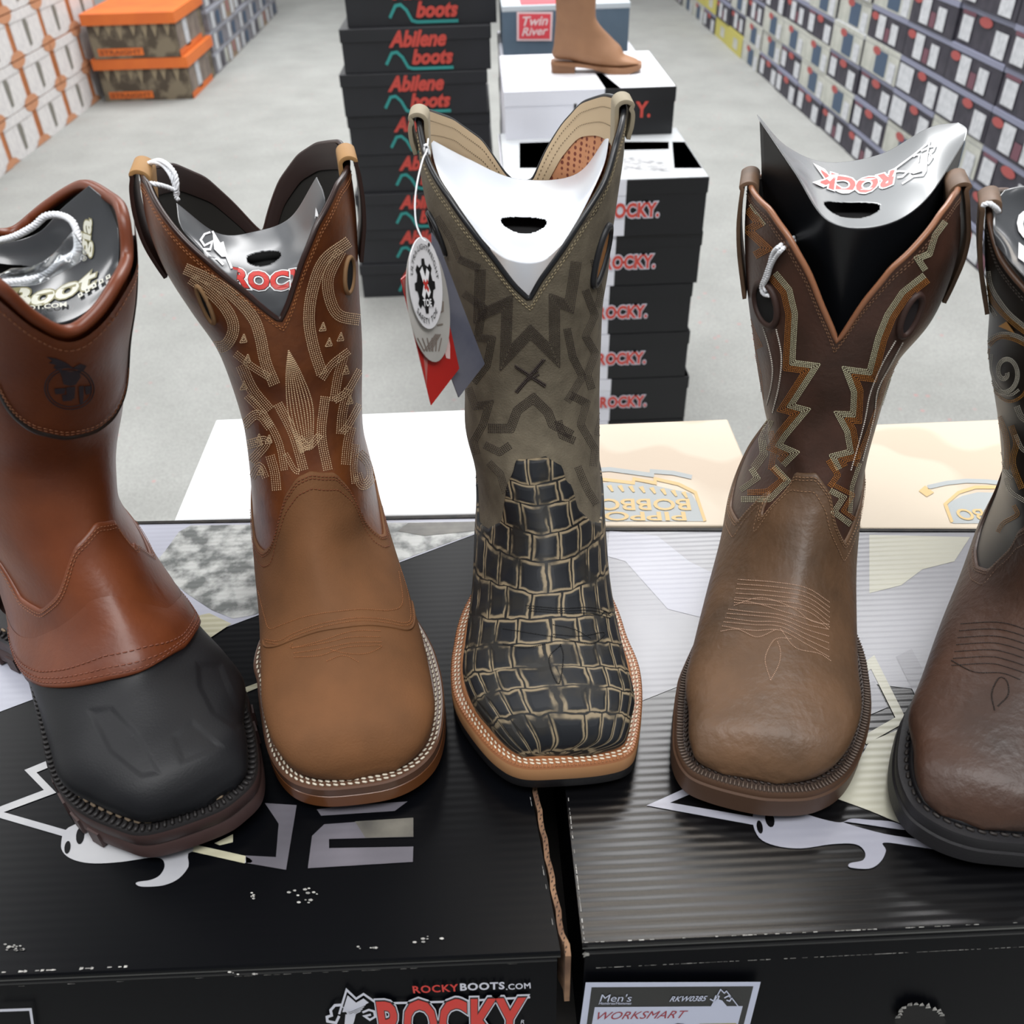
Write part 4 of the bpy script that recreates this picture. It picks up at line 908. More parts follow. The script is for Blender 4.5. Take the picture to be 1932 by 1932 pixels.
m3s = mat('taupe suede', '746b5a', .9, '5a5244', 90, .5, 900, dist=.5)
m3v = mat('croc', '15171c', .6, spec=.35)
B3.build_upper(R3, m3s, mat('tan lining', 'b59a78', .8), m3v, mat('black piping', '14161a', .35), [(905, 985), (925, 1000), (948, 985), (958, 915), (970, 890), (975, 868), (1030, 862), (1060, 880), (1062, 905), (1078, 918), (1085, 960), (1110, 985), (1130, 990)], vsm=.05)
B3.build_sole(R3, [(0, -.002, 0), (.12, 0, 0), (.45, .0, 1), (.5, .0002, 1), (.93, 0, 2), (1.0, -.001, 2)], [dark, mat('tan edge', 'a87c55', .5), mat('tan welt', '9a6543', .4)])
m2s = mat('brown leather', '55290f', .42, '74401d', 40, .4, 300, coat=.06)
m2v = mat('tan nubuck', '5c3a1b', .8, '764c29', 30, .4, 800, dist=.6)
B2.build_upper(R2, m2s, liner_dark, m2v, mat('dark brown piping', '2c1a16', .35), [(478, 985), (482, 1012), (490, 1032), (501, 1040), (512, 1034), (521, 1015), (528, 985), (540, 935), (560, 900), (585, 888), (630, 890), (655, 920), (680, 975), (695, 998), (712, 1012), (724, 1008), (731, 985)])
B2.build_sole(R2, [(0, -.002, 0), (.12, 0, 0), (.6, 0, 0), (.62, -.0008, 0), (.66, 0, 1), (.95, 0, 1), (1.0, -.001, 1)], [mat('caramel sole', '6b3f1f', .35, coat=.3), mat('brown welt', '5a3f30', .35, coat=.3)])
m4s = mat('dark brown leather', '38241b', .45, '4a3026', 40, .4, 400)
m4v = mat('brown pebbled leather', '463424', .5, '6b4e36', 22, .6, 190, dist=.5, bd=.0011)
B4.build_upper(R4, m4s, liner_dark, m4v, mat('copper piping', '8a5c41', .35), [(1380, 955), (1396, 985), (1430, 990), (1455, 960), (1470, 915), (1500, 890), (1540, 892), (1565, 930), (1575, 990), (1590, 1025), (1605, 995), (1618, 960)])
B4.build_sole(R4, [(0, -.003, 0), (.12, 0, 0), (.75, 0, 0), (.8, -.001, 0), (.93, -.001, 0), (1.0, -.002, 1)], [mat('brown rubber sole', '4f3829', .5), mat('dark welt', '3a2d26', .5)])
m1s = mat('red brown leather', '5c2a12', .46, '70381a', 20, .3, 300, coat=.03)
m1v = mat('black rubber toe cap', '0f1014', .5, bump=.15, bscale=900, spec=.3)
B1.build_upper(R1, m1s, liner_dark, m1s, mat('brown collar', '6a3218', .4), [(0, 1060), (40, 1125), (80, 1150), (110, 1120), (140, 1030), (180, 985), (215, 980), (240, 1020), (270, 1070), (283, 1050)], pipe_r=.003)
B1.build_sole(R1, [(0, -.004, 0), (.15, 0, 0), (.5, 0, 0), (.55, -.001, 0), (.6, 0, 0), (.93, 0, 1), (1.0, -.001, 1)], [mat('dark brown lug sole', '3e2c2a', .55), mat('black welt', '1d1b1c', .5)], wedge=True)
m5s = mat('black leather', '100e0c', .4)
m5v = mat('dark brown pebbled leather', '30211a', .48, '4a3226', 22, .6, 190, dist=.5, bd=.0011)
B5.build_upper(R5, m5s, liner_dark, m5v, mat('brown piping', '5c4334', .35), [(1842, 1035), (1845, 1070), (1870, 1078), (1895, 1050), (1925, 1000), (1960, 960), (2010, 960), (2040, 1020)])
B5.build_sole(R5, [(0, -.003, 0), (.15, 0, 0), (.6, 0, 0), (.65, -.001, 0), (.93, -.0005, 0), (1.0, -.001, 0)], [dark])
# ------------------------------------------------------------------ boot details
def zc(pts, ox, oy, s): return [(ox+x/s, oy+y/s) for x, y in pts]
def surf_line(boot, f, t0, t1, dv, step=.0032, r=.0004, mb=None, lift=.0003, gap=.8):
    """stitches parallel to an edge v=f(theta)+dv"""
    th = np.linspace(t0, t1, 400); V = f(th)+dv; P = boot.S(th, V)+boot.normal(th, V)*lift; N_ = boot.normal(th, V)
    cum = np.concatenate([[0], np.cumsum(np.linalg.norm(np.diff(P, axis=0), axis=1))]); n = int(cum[-1]/step)
    for i in range(n):
        g = lambda d, A: np.array([np.interp(d, cum, A[:, k]) for k in range(3)])
        dash(mb, g(i*step, P), g((i+gap)*step, P), g(i*step, N_), r)
def edge_dist_v(boot, f, th, dist):
    v = f(th); g = np.linalg.norm(boot.S(th, v+.2)-boot.S(th, v), axis=-1)/.2
    return v+dist/np.maximum(g, .004)
def parallel(boot, f, dist): return lambda th: edge_dist_v(boot, f, np.asarray(th, float), dist)
def px_patch(boot, ring, lift, tree=None):
    P = [boot.hit(x, y, lift) for x, y in ring]; return [p for p in P if p is not None]
def ellipse_px(c, a, b, rot, n=28): 
    r = math.radians(rot); return [(c[0]+a*math.cos(t)*math.cos(r)-b*math.sin(t)*math.sin(r), c[1]+a*math.cos(t)*math.sin(r)+b*math.sin(t)*math.cos(r)) for t in np.linspace(0, 2*math.pi, n+1)[:-1]]
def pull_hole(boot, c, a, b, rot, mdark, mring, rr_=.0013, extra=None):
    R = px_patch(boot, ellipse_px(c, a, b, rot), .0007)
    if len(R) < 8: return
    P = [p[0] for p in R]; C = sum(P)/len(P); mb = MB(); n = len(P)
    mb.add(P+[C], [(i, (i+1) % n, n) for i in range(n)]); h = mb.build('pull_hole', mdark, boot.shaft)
    mb = MB(); tube(mb, np.array(P), rr_, 6, True); mb.build('hole_trim', mring, h)
def strap(boot, th, vdown, wid, m, indown=.02, bulge=.005, name='pull_strap', mi=None, out0=.003, thick=.0011):
    v0 = float(boot.rim(th)); vs = np.linspace(vdown, v0, 12); P = []
    sgn = 1 if math.sin(th) > 0 else -1
    for v in vs:
        t = (v-vdown)/(v0-vdown+1e-9); P.append(boot.S(th, v)+boot.normal(th, v)*(.0012+(out0-.0012)*min(1, t*3)+bulge*math.sin(math.pi*min(t, 1))**.7*t))
    top = boot.S(th, v0); n = boot.normal(th, v0); n = n/np.linalg.norm(n)
    for a in np.linspace(0, math.pi, 8)[1:]: P.append(top+n*(.0045*math.cos(a)-.001)+np.array([0, 0, .0005+.0035*math.sin(a)]))
    e = boot.S(th, v0+.4)-boot.S(th, v0); e /= np.linalg.norm(e)
    for d in np.linspace(.004, indown, 5): P.append(top-n*.0055+e*d)
    P = np.array(P); P = catmull(P, np.linspace(0, len(P)-1, 60))
    wd = boot.S(th+.02, v0+.3)-boot.S(th-.02, v0+.3); wd /= np.linalg.norm(wd)
    T = np.gradient(P, axis=0); T /= np.linalg.norm(T, axis=1)[:, None]
    V = []; w0_ = wd
    for ii, (p, t) in enumerate(zip(P, T)):
        vq = vdown+(v0-vdown)*min(1, ii/(len(P)*.52)); q_ = boot.S(th+.03, vq+.2)-boot.S(th-.03, vq+.2); q_ /= np.linalg.norm(q_); wd = q_ if q_.dot(w0_) > 0 else -q_
        nn = np.cross(t, wd); nn /= np.linalg.norm(nn)
        V += [p-wd*wid/2+nn*thick, p+wd*wid/2+nn*thick, p+wd*wid/2-nn*thick, p-wd*wid/2-nn*thick]
    Fc = []; mi_ = []
    for i in range(len(P)-1):
        for j in range(4): Fc.append((4*i+j, 4*i+(j+1) % 4, 4*i+4+(j+1) % 4, 4*i+4+j)); mi_.append(0 if (not mi or i < mi) else 1)
    Fc += [(3, 2, 1, 0), (4*(len(P)-1), 4*(len(P)-1)+1, 4*(len(P)-1)+2, 4*(len(P)-1)+3)]; mi_ += [0, 0]
    o = obj(name, V, Fc, m, boot.shaft.parent, mi_); md = o.modifiers.new('edge', 'BEVEL'); md.width = .0004; md.segments = 2
    return o
def cord(name, P, r, m, parent=None, origin=None, twist=True):
    P = smooth_line(P, 8); mb = MB()
    if not twist: tube(mb, P, r, 6); return mb.build(name, m, parent, origin=origin)
    cum = np.concatenate([[0], np.cumsum(np.linalg.norm(np.diff(P, axis=0), axis=1))]); n = max(20, int(cum[-1]/.0007)); d = np.linspace(0, cum[-1], n)
    Q = np.stack([np.interp(d, cum, P[:, i]) for i in range(3)], 1); T = np.gradient(Q, axis=0); T /= np.linalg.norm(T, axis=1)[:, None]
    a = np.cross(T, [0.3, .2, .93]); a /= np.linalg.norm(a, axis=1)[:, None]; b = np.cross(T, a)
    for ph in (0, 2.1, 4.2):
        an = d/.0052*2*math.pi+ph; tube(mb, Q+(a*np.cos(an)[:, None]+b*np.sin(an)[:, None])*r*.62, r*.62, 6)
    return mb.build(name, m, parent, origin=origin)
def welt_ribs(boot, parent, m, i0, i1, pitch=.0026, r=.0006, lift=0, y0=.05, name='welt_ribs'):
    O = boot.outline; P0 = [boot.w3(*(p-nn*i0), boot.zprof(p[1])[0]+lift) for p, nn in zip(O, boot.soleN)]; P1 = [boot.w3(*(p-nn*i1), boot.zprof(p[1])[0]+lift) for p, nn in zip(O, boot.soleN)]
    P0 = np.array(P0+P0[:1]); P1 = np.array(P1+P1[:1]); y = np.append(O[:, 1], O[0, 1])
    cum = np.concatenate([[0], np.cumsum(np.linalg.norm(np.diff(P0, axis=0), axis=1))]); mb = MB(); d = 0
    while d < cum[-1]:
        if np.interp(d, cum, y) > y0:
            g = lambda A: np.array([np.interp(d, cum, A[:, k]) for k in range(3)]); dash(mb, g(P0), g(P1), np.array([0, 0, 1.]), r, flat=1.2)
        d += pitch
    return mb.build(name, m, parent)
def welt_cord(boot, parent, m, inset, r, name, y0=.04, lift=0):
    P = np.array([boot.w3(*(p-nn*inset), boot.zprof(p[1])[0]+lift) for p, nn in zip(boot.outline, boot.soleN) if p[1] > y0])
    mb = MB(); k = np.argmax(np.linalg.norm(np.diff(P, axis=0), axis=1)); P = np.roll(P, -(k+1), 0) if np.linalg.norm(P[k+1]-P[k]) > .02 else P
    tube(mb, P, r, 8); return mb.build(name, m, parent)
def print_px(mb, tree_hit, V, Fc, f, lift, m=0):
    out = []; ok = True; n = len(V)
    H = []
    for v in V:
        x, y = f(v[0], v[1]); h = tree_hit(x, y, lift); H.append(None if h is None else h[0])
    Fk = [q for q in Fc if all(H[i] is not None for i in q)]
    mb.add([h if h is not None else (0, 0, -.05) for h in H], Fk, m)
def obj_hit(o):
    me = o.data; t = BVHTree.FromPolygons([o.matrix_basis @ v.co if o.parent is None else v.co+origin_of(o) for v in me.vertices], [tuple(p.vertices) for p in me.polygons])
    def h(px, py, lift):
        d = ray(px, py); q = t.ray_cast(Vector(EYE), Vector(d))
        if q[0] is None: return None
        n = np.array(q[1]); n = n if n.dot(d) < 0 else -n; return np.array(q[0])+n*lift, n
    return h
def norm_text(s, **k):
    V, Fc = text_mesh(s, **k); return V, Fc
def logo_text(mb, hitf, s, fpx, layers, **k):
    """fpx maps unit box (-.5...5) to image position ; layers=[(offset,mat,lift)]"""
    V0, _ = text_mesh(s, offset=layers[-1][0], **k); a, b = V0.min(0), V0.max(0); c = (a+b)/2
    for of, m, lf in layers:
        V, Fc = text_mesh(s, offset=of, **k); U = [((v[0]-c[0])/(b[0]-a[0]), (v[1]-c[1])/(b[1]-a[1])) for v in V]
        print_px(mb, hitf, U, Fc, fpx, lf, m)
hole_shade = mat('pull hole shade', '050506', .9)  # dark patch painted for the shade inside an uncut pull hole
cotton = mat('white cotton', 'e4e6ea', .85)
# ================= boot 3
tan_th = mat('taupe thread', '9d8f70', .7); dk_th = mat('dark brown thread', '352b27', .6); wh_th = mat('cream thread', 'e2d5bf', .6)
mb = MB(); Z = lambda p: zc(p, 740, 170, 2.76)
for d in (.0042, .0062): surf_line(B3, parallel(B3, B3.rim, d), -1.5, 1.5, 0, .0026, .0003, mb)
mb.build('edge_stitching', tan_th, B3.shaft)
mb = MB()
for pts, rows in (([(455, 930), (448, 1180), (595, 1112), (585, 1405), (720, 1262), (850, 1392), (848, 1100), (925, 1130), (962, 890)], 7), ([(500, 1765), (620, 1765), (655, 1670), (735, 1608), (808, 1680), (830, 1740), (935, 1800)], 6),
    ([(905, 1240), (935, 1390), (985, 1490), (905, 1620)], 5), ([(1000, 1040), (1050, 1170), (1000, 1280), (1052, 1370), (1010, 1480), (1035, 1560)], 5), ([(925, 1590), (1005, 1630), (975, 1740), (1050, 1870), (1040, 1960)], 5),
    ([(370, 1060), (470, 1130), (440, 1290), (515, 1300), (490, 1430), (420, 1520)], 5), ([(395, 1550), (430, 1650), (500, 1640), (470, 1740), (420, 1830), (440, 1900)], 5), ([(345, 880), (455, 930)], 5), ([(860, 1720), (880, 1800), (950, 1830)], 5), ([(1130, 1580), (1080, 1700), (1060, 1800)], 4),
    ([(230, 660), (300, 770), (345, 880)], 4), ([(480, 1850), (560, 1890), (620, 1850)], 5), ([(500, 1940), (560, 2000), (590, 2100)], 5), ([(960, 1960), (1010, 2080), (1060, 2160)], 5), ([(400, 1950), (430, 2060), (400, 2160)], 4), ([(985, 700), (1060, 640), (1130, 480)], 2), ([(1040, 880), (1080, 1060), (1060, 1130)], 4)):
    band(mb, B3, Z(pts), rows, 3.1, 3.6, .0003, start=-3.1*rows/2)
mb.build('zigzag_stitching', dk_th, B3.shaft)
mb = MB()
for a, b_ in (((638, 1430), (800, 1535)), ((640, 1440), (796, 1545)), ((796, 1400), (650, 1575)), ((786, 1400), (642, 1570)), ((700, 1500), (760, 1460)), ((700, 1512), (765, 1478))):
    stitch(mb, B3, Z([a, b_]), 3.0, .0007, gapf=1.1)
mb.build('cross_emblem', dk_th, B3.shaft)
# crocodile leather
rows_px = [840, 863, 912, 954, 1008, 1063, 1119, 1170, 1215, 1258, 1298, 1345, 1418]
rv = [B3.inv(1010+.03*(y-863), y)[1] for y in rows_px]
rv = np.maximum.accumulate(np.array(rv)+np.arange(len(rv))*1e-4)
me = B3.vamp.data; uvl = me.uv_layers['UVMap']; nl_ = len(me.loops); uv = np.zeros(nl_*2, dtype=np.float32); uvl.data.foreach_get('uv', uv); uv = uv.reshape(-1, 2)
gl = B3.S(np.zeros(400), np.linspace(0, B3.N-1.01, 400)); al = np.concatenate([[0], np.cumsum(np.linalg.norm(np.diff(gl, axis=0), axis=1))]); vv_ = np.linspace(0, B3.N-1.01, 400)
vl = np.interp(uv[:, 1], al, vv_); k_ = np.interp(vl, rv, np.arange(len(rv))); k_ = np.where(vl < rv[0], (vl-rv[0])*1.2, k_); k_ = np.where(vl > rv[-1], len(rv)-1+(vl-rv[-1])*.6, k_)
uv[:, 1] = k_+10; uv[:, 0] = uv[:, 0]/.30+50+.08*np.abs(uv[:, 0]); uvl.data.foreach_set('uv', uv.ravel())
m = m3v; nt = m.node_tree; N = nt.nodes; L = nt.links; b_ = N['Principled BSDF']
def nd(t, **k):
    n = N.new(t)
    for a, v in k.items(): setattr(n, a, v)
    return n
def ma(op, a, b=None, c=None):
    n = nd('ShaderNodeMath', operation=op)
    for i, x in enumerate((a, b, c)):
        if x is None: continue
        if isinstance(x, (int, float)): n.inputs[i].default_value = x
        else: L.new(x, n.inputs[i])
    return n.outputs[0]
tc = nd('ShaderNodeTexCoord'); no = nd('ShaderNodeTexNoise'); no.inputs['Scale'].default_value = 90; no.inputs['Detail'].default_value = 5; L.new(tc.outputs['Object'], no.inputs['Vector'])
nlow = nd('ShaderNodeTexNoise'); nlow.inputs['Scale'].default_value = 1.1; nlow.inputs['Detail'].default_value = 1; L.new(tc.outputs['UV'], nlow.inputs['Vector'])
sep = nd('ShaderNodeSeparateXYZ'); L.new(tc.outputs['UV'], sep.inputs[0])
nz = ma('SUBTRACT', no.outputs['Fac'], .5); nlz = ma('SUBTRACT', nlow.outputs['Fac'], .5)
U = sep.outputs[0]; V_ = ma('ADD', sep.outputs[1], ma('MULTIPLY', nlz, .30)); V_ = ma('ADD', V_, ma('MULTIPLY', nz, .12))
row = ma('FLOOR', V_); fy = ma('FRACT', V_)
wn = nd('ShaderNodeTexWhiteNoise', noise_dimensions='1D'); L.new(row, wn.inputs['W'])
Ux = ma('ADD', ma('ADD', U, wn.outputs[0]), ma('ADD', ma('MULTIPLY', nz, .12), ma('MULTIPLY', nlz, .25)))
fx = ma('FRACT', Ux); dx = ma('MULTIPLY', ma('ABSOLUTE', ma('SUBTRACT', fx, .5)), 2.0); dy = ma('MULTIPLY', ma('ABSOLUTE', ma('SUBTRACT', fy, .5)), 2.0)
e = ma('MAXIMUM', dx, ma('MULTIPLY', dy, .98)); 
en = ma('ADD', e, ma('MULTIPLY', nz, .22))
rp = nd('ShaderNodeValToRGB'); cr = rp.color_ramp; cr.elements[0].position = .66; cr.elements[0].color = srgb('15181d'); cr.elements[1].position = .80; cr.elements[1].color = srgb('887a62')
x = cr.elements.new(.90); x.color = srgb('8a7b62'); x = cr.elements.new(.94); x.color = srgb('141414'); x = cr.elements.new(.72); x.color = srgb('2c2a27')
L.new(en, rp.inputs[0])
# tan shows only in places worn through
n3 = nd('ShaderNodeTexNoise'); n3.inputs['Scale'].default_value = 60; n3.inputs['Detail'].default_value = 3; L.new(tc.outputs['Object'], n3.inputs['Vector'])
r3 = nd('ShaderNodeValToRGB'); r3.color_ramp.elements[0].position = .36; r3.color_ramp.elements[1].position = .5; L.new(n3.outputs['Fac'], r3.inputs[0])
mx = nd('ShaderNodeMixRGB'); mx.inputs[1].default_value = srgb('22211f'); L.new(r3.outputs[0], mx.inputs[0]); L.new(rp.outputs[0], mx.inputs[2]); L.new(mx.outputs[0], b_.inputs['Base Color'])
hr = nd('ShaderNodeValToRGB'); hr.color_ramp.elements[0].position = .5; hr.color_ramp.elements[0].color = (1, 1, 1, 1); hr.color_ramp.elements[1].position = .95; hr.color_ramp.elements[1].color = (0, 0, 0, 1); L.new(e, hr.inputs[0])
bp = nd('ShaderNodeBump'); bp.inputs['Strength'].default_value = .5; bp.inputs['Distance'].default_value = .001; L.new(hr.outputs[0], bp.inputs['Height']); L.new(bp.outputs[0], b_.inputs['Normal'])
mb = MB(); Z2 = lambda p: zc(p, 840, 820, 2.76)
for k in range(3): stitch(mb, B3, Z2([(420+10*k, 890+14*k), (600, 905+12*k), (760, 900+16*k), (860, 930+14*k)]), 3.2, .0004, sm=True)
for pts in ([(300, 1010), (480, 1040), (600, 1060), (760, 1090), (830, 1030), (700, 1050), (560, 1040)], [(300, 1090), (420, 1110), (560, 1080)], [(600, 1090), (615, 1160), (590, 1300), (540, 1170), (600, 1095)], [(560, 990), (660, 1010), (760, 1060)]): stitch(mb, B3, Z2(pts), 3.2, .0004, sm=True)
mb.build('toe_stitching', mat('black thread', '0a0a0b', .5), B3.vamp)
B3.welt_stitch(B3.sole, wh_th, inset=.0030, pitch=.0036, r=.0007, rows=2, gap=.0022, slant=.0004, y0=.05)
welt_ribs(B3, B3.sole, mat('tan welt ridge', 'a06c46', .5), .0002, .0022, pitch=.0022, r=.0005)
welt_cord(B3, B3.sole, mat('tan storm cord', 'a9734c', .45), .0085, .0022, 'storm_welt', lift=.0006)
for th_, vd in ((math.pi/2, None), (-math.pi/2, None)):
    strap(B3, th_, float(B3.rim(th_))+.85, .019, [mat('beige tab leather', '8f8570', .7)], indown=.022, bulge=.002, name='pull_tab', out0=.0022)
pull_hole(B3, (1133, 482), 8, 58, 14, mat('tan mesh gap', '9a6a3c', .8), mat('black trim leather', '15161a', .5), .0022)
pull_hole(B3, (826, 440), 4, 42, -22, hole_shade, mat('black trim leather', '15161a', .5), .0016)
# perforated mesh lining
m = MATS['tan lining']; N = m.node_tree.nodes; L = m.node_tree.links; b_ = N['Principled BSDF']
vo = N.new('ShaderNodeTexVoronoi'); vo.inputs['Scale'].default_value = 290; vo.inputs['Randomness'].default_value = .12; tcc = N.new('ShaderNodeTexCoord'); rr3 = N.new('ShaderNodeValToRGB'); rr3.color_ramp.elements[0].position = .28; rr3.color_ramp.elements[0].color = srgb('6a3020'); rr3.color_ramp.elements[1].position = .42; rr3.color_ramp.elements[1].color = srgb('b27a55')
L.new(tcc.outputs['Object'], vo.inputs['Vector']); L.new(vo.outputs['Distance'], rr3.inputs[0]); L.new(rr3.outputs[0], b_.inputs['Base Color'])
def facing_band(B, m, depth, name, thk=.0008):
    th = np.linspace(-math.pi, math.pi, 161)[:-1]; V0 = B.rim(th); V1 = edge_dist_v(B, B.rim, th, depth); rows = 6; pts = []
    for i in range(rows):
        t = i/(rows-1); V = V0*(1-t)+V1*t; off = .0028+(thk if 0 < i < rows-1 else thk*.6); pts.append(B.S(th, V)-B.normal(th, V)*off)
    A = np.stack(pts, 1); n = 160; Fc = [(i*rows+j, ((i+1) % n)*rows+j, ((i+1) % n)*rows+j+1, i*rows+j+1) for i in range(n) for j in range(rows-1)]
    return obj(name, A.reshape(-1, 3), Fc, m, B.shaft)
facing_band(B3, mat('beige facing', 'b8a283', .75), .019, 'lining_facing')
facing_band(B2, mat('dark brown facing', '2a1b18', .5), .014, 'lining_facing')
mb = MB()
for d in (.005, .012): 
    f = parallel(B3, B3.rim, d)
    th = np.linspace(1.65, 4.6, 500); V = f(th); P = B3.S(th, V)-B3.normal(th, V)*.0040; Nn = -B3.normal(th, V)
    for i in range(0, 498, 4): dash(mb, P[i], P[i+2], Nn[i], .0003)
mb.build('facing_stitching', mat('dull thread', '6e5f47', .7), B3.shaft)
# ================= boot 2
cream_th = mat('cream sheen thread', 'd6b792', .45); rust_th = mat('rust thread', '7a3f22', .6); gold_th = mat('tan thread', '9a6238', .6)
mb = MB(); Z = lambda p: zc(p, 240, 240, 2.76)
for pts, rows in (([(300, 740), (450, 810), (570, 900), (655, 1000), (690, 1100), (715, 1220), (765, 1345)], 6), ([(330, 790), (440, 870), (520, 960), (550, 1050), (510, 1130), (440, 1140)], 6),
    ([(1150, 590), (1020, 690), (960, 840), (940, 1000), (965, 1150), (1010, 1290)], 6), ([(1105, 640), (1040, 780), (1050, 900), (1100, 985), (1210, 1010)], 6),
    ([(590, 1240), (650, 1370), (740, 1480)], 6), ([(560, 1180), (650, 1250), (745, 1310)], 4), ([(620, 1400), (710, 1500), (785, 1640), (815, 1790)], 4), ([(610, 1560), (680, 1500), (745, 1570)], 5), ([(625, 1660), (720, 1640), (640, 1740)], 5), ([(740, 1710), (765, 1800), (775, 1895)], 5),
    ([(1150, 1160), (1060, 1230), (1005, 1310)], 4), ([(1120, 1190), (1090, 1300), (1070, 1430)], 5), ([(1205, 1260), (1140, 1370), (1070, 1420)], 4), ([(1145, 1360), (1115, 1480), (1105, 1600)], 5), ([(1205, 1440), (1150, 1540), (1110, 1590)], 4), ([(1160, 1560), (1140, 1650), (1130, 1760)], 5), ([(1185, 1650), (1172, 1760), (1180, 1860)], 4), ([(1205, 1700), (1250, 1750), (1265, 1820), (1225, 1860), (1200, 1800)], 5),
    ([(780, 1440), (860, 1600), (915, 1790)], 5), ([(1025, 1400), (1005, 1600), (1040, 1790)], 5), ([(890, 1620), (945, 1670), (1010, 1600)], 4), ([(655, 1830), (690, 1770), (720, 1830)], 4), ([(820, 1700), (870, 1790), (900, 1800)], 3)):
    band(mb, B2, Z(pts), rows, 3.9, 3.8, .00033, sm=True, start=-3.9*rows/2)
La = smooth_line(Z([(840, 1160), (828, 1300), (842, 1500), (905, 1700)]), 6); Ra = smooth_line(Z([(840, 1160), (905, 1280), (965, 1450), (965, 1670)]), 6)
for i in range(9): stitch(mb, B2, La*(1-i/8)+Ra*(i/8), 3.6, .00038)
for c in ((610, 1100), (630, 1205), (1020, 1040), (1112, 1092), (1052, 1120), (1140, 1265), (1160, 1420), (690, 1620), (742, 1625), (700, 1790), (612, 1345)):
    for s_ in (22, 11): stitch(mb, B2, Z([(c[0]-s_, c[1]+s_), (c[0], c[1]-s_*1.2), (c[0]+s_*.7, c[1]+s_*.8), (c[0]-s_, c[1]+s_)]), 3, .00036)
mb.build('flame_stitching', cream_th, B2.shaft)
mb = MB()
for d in (.0040, .0058): surf_line(B2, parallel(B2, B2.rim, d), -1.5, 1.5, 0, .0024, .0003, mb)
mb.build('edge_stitching', gold_th, B2.shaft)
def vamp_stitch(B, m, ds=(.0022, .0040), far=None, name='seam_stitching'):
    mb = MB()
    for d in ds+((far,) if far else ()): surf_line(B, parallel(B, B.vb, d), -1.5, 1.5, 0, .0025, .0003, mb, lift=.0021)
    mb.build(name, m, B.vamp)
vamp_stitch(B2, rust_th, far=.0105)
Z = lambda p: zc(p, 460, 860, 2.76)
mb = MB()
for pts in ([(110, 955), (180, 965), (260, 925), (400, 875), (580, 845), (720, 850), (835, 870), (868, 840), (850, 700), (805, 560)], [(115, 970), (190, 980), (260, 942), (400, 893), (580, 860), (720, 865), (840, 885), (880, 845), (862, 700), (820, 570)], [(75, 700), (110, 840), (135, 900), (200, 880), (350, 830), (600, 800), (760, 805), (825, 765), (805, 600)],
    [(255, 975), (250, 1000), (400, 965), (560, 915), (715, 912)], [(250, 1003), (420, 975), (560, 945), (715, 943)], [(260, 1028), (400, 1008), (560, 975), (720, 970)], [(260, 1050), (400, 1040), (520, 1000), (640, 990), (720, 990), (640, 1030), (540, 1030), (450, 1010)], [(430, 1070), (520, 1040), (600, 1075)]):
    stitch(mb, B2, Z(pts), 3.6, .0003, sm=True)
mb.build('saddle_stitching', gold_th, B2.vamp)
mb = MB(); H = [B2.hit(x, y, .0001) for x, y in resample(smooth_line(Z([(100, 960), (112, 992), (170, 990), (260, 955), (380, 915), (480, 897), (640, 880), (760, 890), (860, 905), (888, 850), (870, 740), (815, 560)]), 5), 5)]
tube(mb, np.array([h[0] for h in H if h]), .0008, 6); mb.build('saddle_edge', m2v, B2.vamp)
B2.welt_stitch(B2.sole, mat('cream welt thread', 'd3c9b6', .6), inset=.0026, pitch=.0040, r=.0008, rows=2, gap=.0024, slant=.0004, y0=.05)
mtn = mat('tan strap suede', '9a7446', .75); mdk = mat('dark strap leather', '2e1c17', .45)
strap(B2, -math.pi/2, float(B2.rim(-1.57))+2.6, .026, [mdk, mtn], indown=.03, bulge=.0018, mi=30)
strap(B2, math.pi/2, float(B2.rim(1.57))+2.6, .026, [mdk, mtn], indown=.03, bulge=.0018, mi=30)
pull_hole(B2, (657, 519), 8, 34, 3, hole_shade, mat('tan suede trim', '8a6a48', .8), .0014); pull_hole(B2, (389, 574), 6, 38, -24, hole_shade, mat('tan suede trim', '8a6a48', .8), .0013)
# ================= boot 4
pale_th = mat('pale sage thread', 'c9c5a4', .5); or_th = mat('amber thread', 'a96a28', .5); wt = mat('white thread', 'd6cfc4', .5)
mbp = MB(); mbo = MB(); mbw = MB(); Z = lambda p: zc(p, 1340, 200, 2.76)
A4 = [(350, 860), (425, 950), (455, 1080), (442, 1325), (575, 1342), (440, 1552), (525, 1575), (400, 1725), (378, 1760), (468, 1800), (390, 1880)]
C4 = [(1105, 870), (990, 960), (910, 1080), (862, 1200), (818, 1372), (685, 1355), (735, 1490), (730, 1592), (642, 1588), (700, 1700), (715, 1790), (617, 1815), (660, 1900)]
band(mbp, B4, Z(A4), 4, 3.0, 3.6, .0003); band(mbo, B4, Z(A4), 4, 3.0, 3.6, .0003, start=12)
band(mbp, B4, Z(C4), 4, -3.0, 3.6, .0003); band(mbo, B4, Z(C4), 4, -3.0, 3.6, .0003, start=-12)
for pts, rows, mm in (([(210, 525), (285, 618), (228, 650), (330, 745), (240, 795)], 5, mbo), ([(213, 510), (292, 618)], 2, mbp), ([(205, 1090), (240, 1180), (275, 1255)], 5, mbo), ([(235, 1250), (268, 1400), (280, 1530)], 5, mbo), ([(1232, 610), (1180, 680), (1150, 780), (1098, 800), (1130, 850)], 4, mbp), ([(990, 1330), (920, 1430), (880, 1560), (830, 1700), (760, 1880)], 3, mbo), ([(1000, 1340), (935, 1430), (895, 1560)], 2, mbp), ([(330, 1640), (290, 1740), (300, 1820), (240, 1900)], 5, mbp), ([(330, 1690), (350, 1780), (330, 1900)], 4, mbo)):
    band(mm, B4, Z(pts), rows, 3.2, 3.6, .0003)
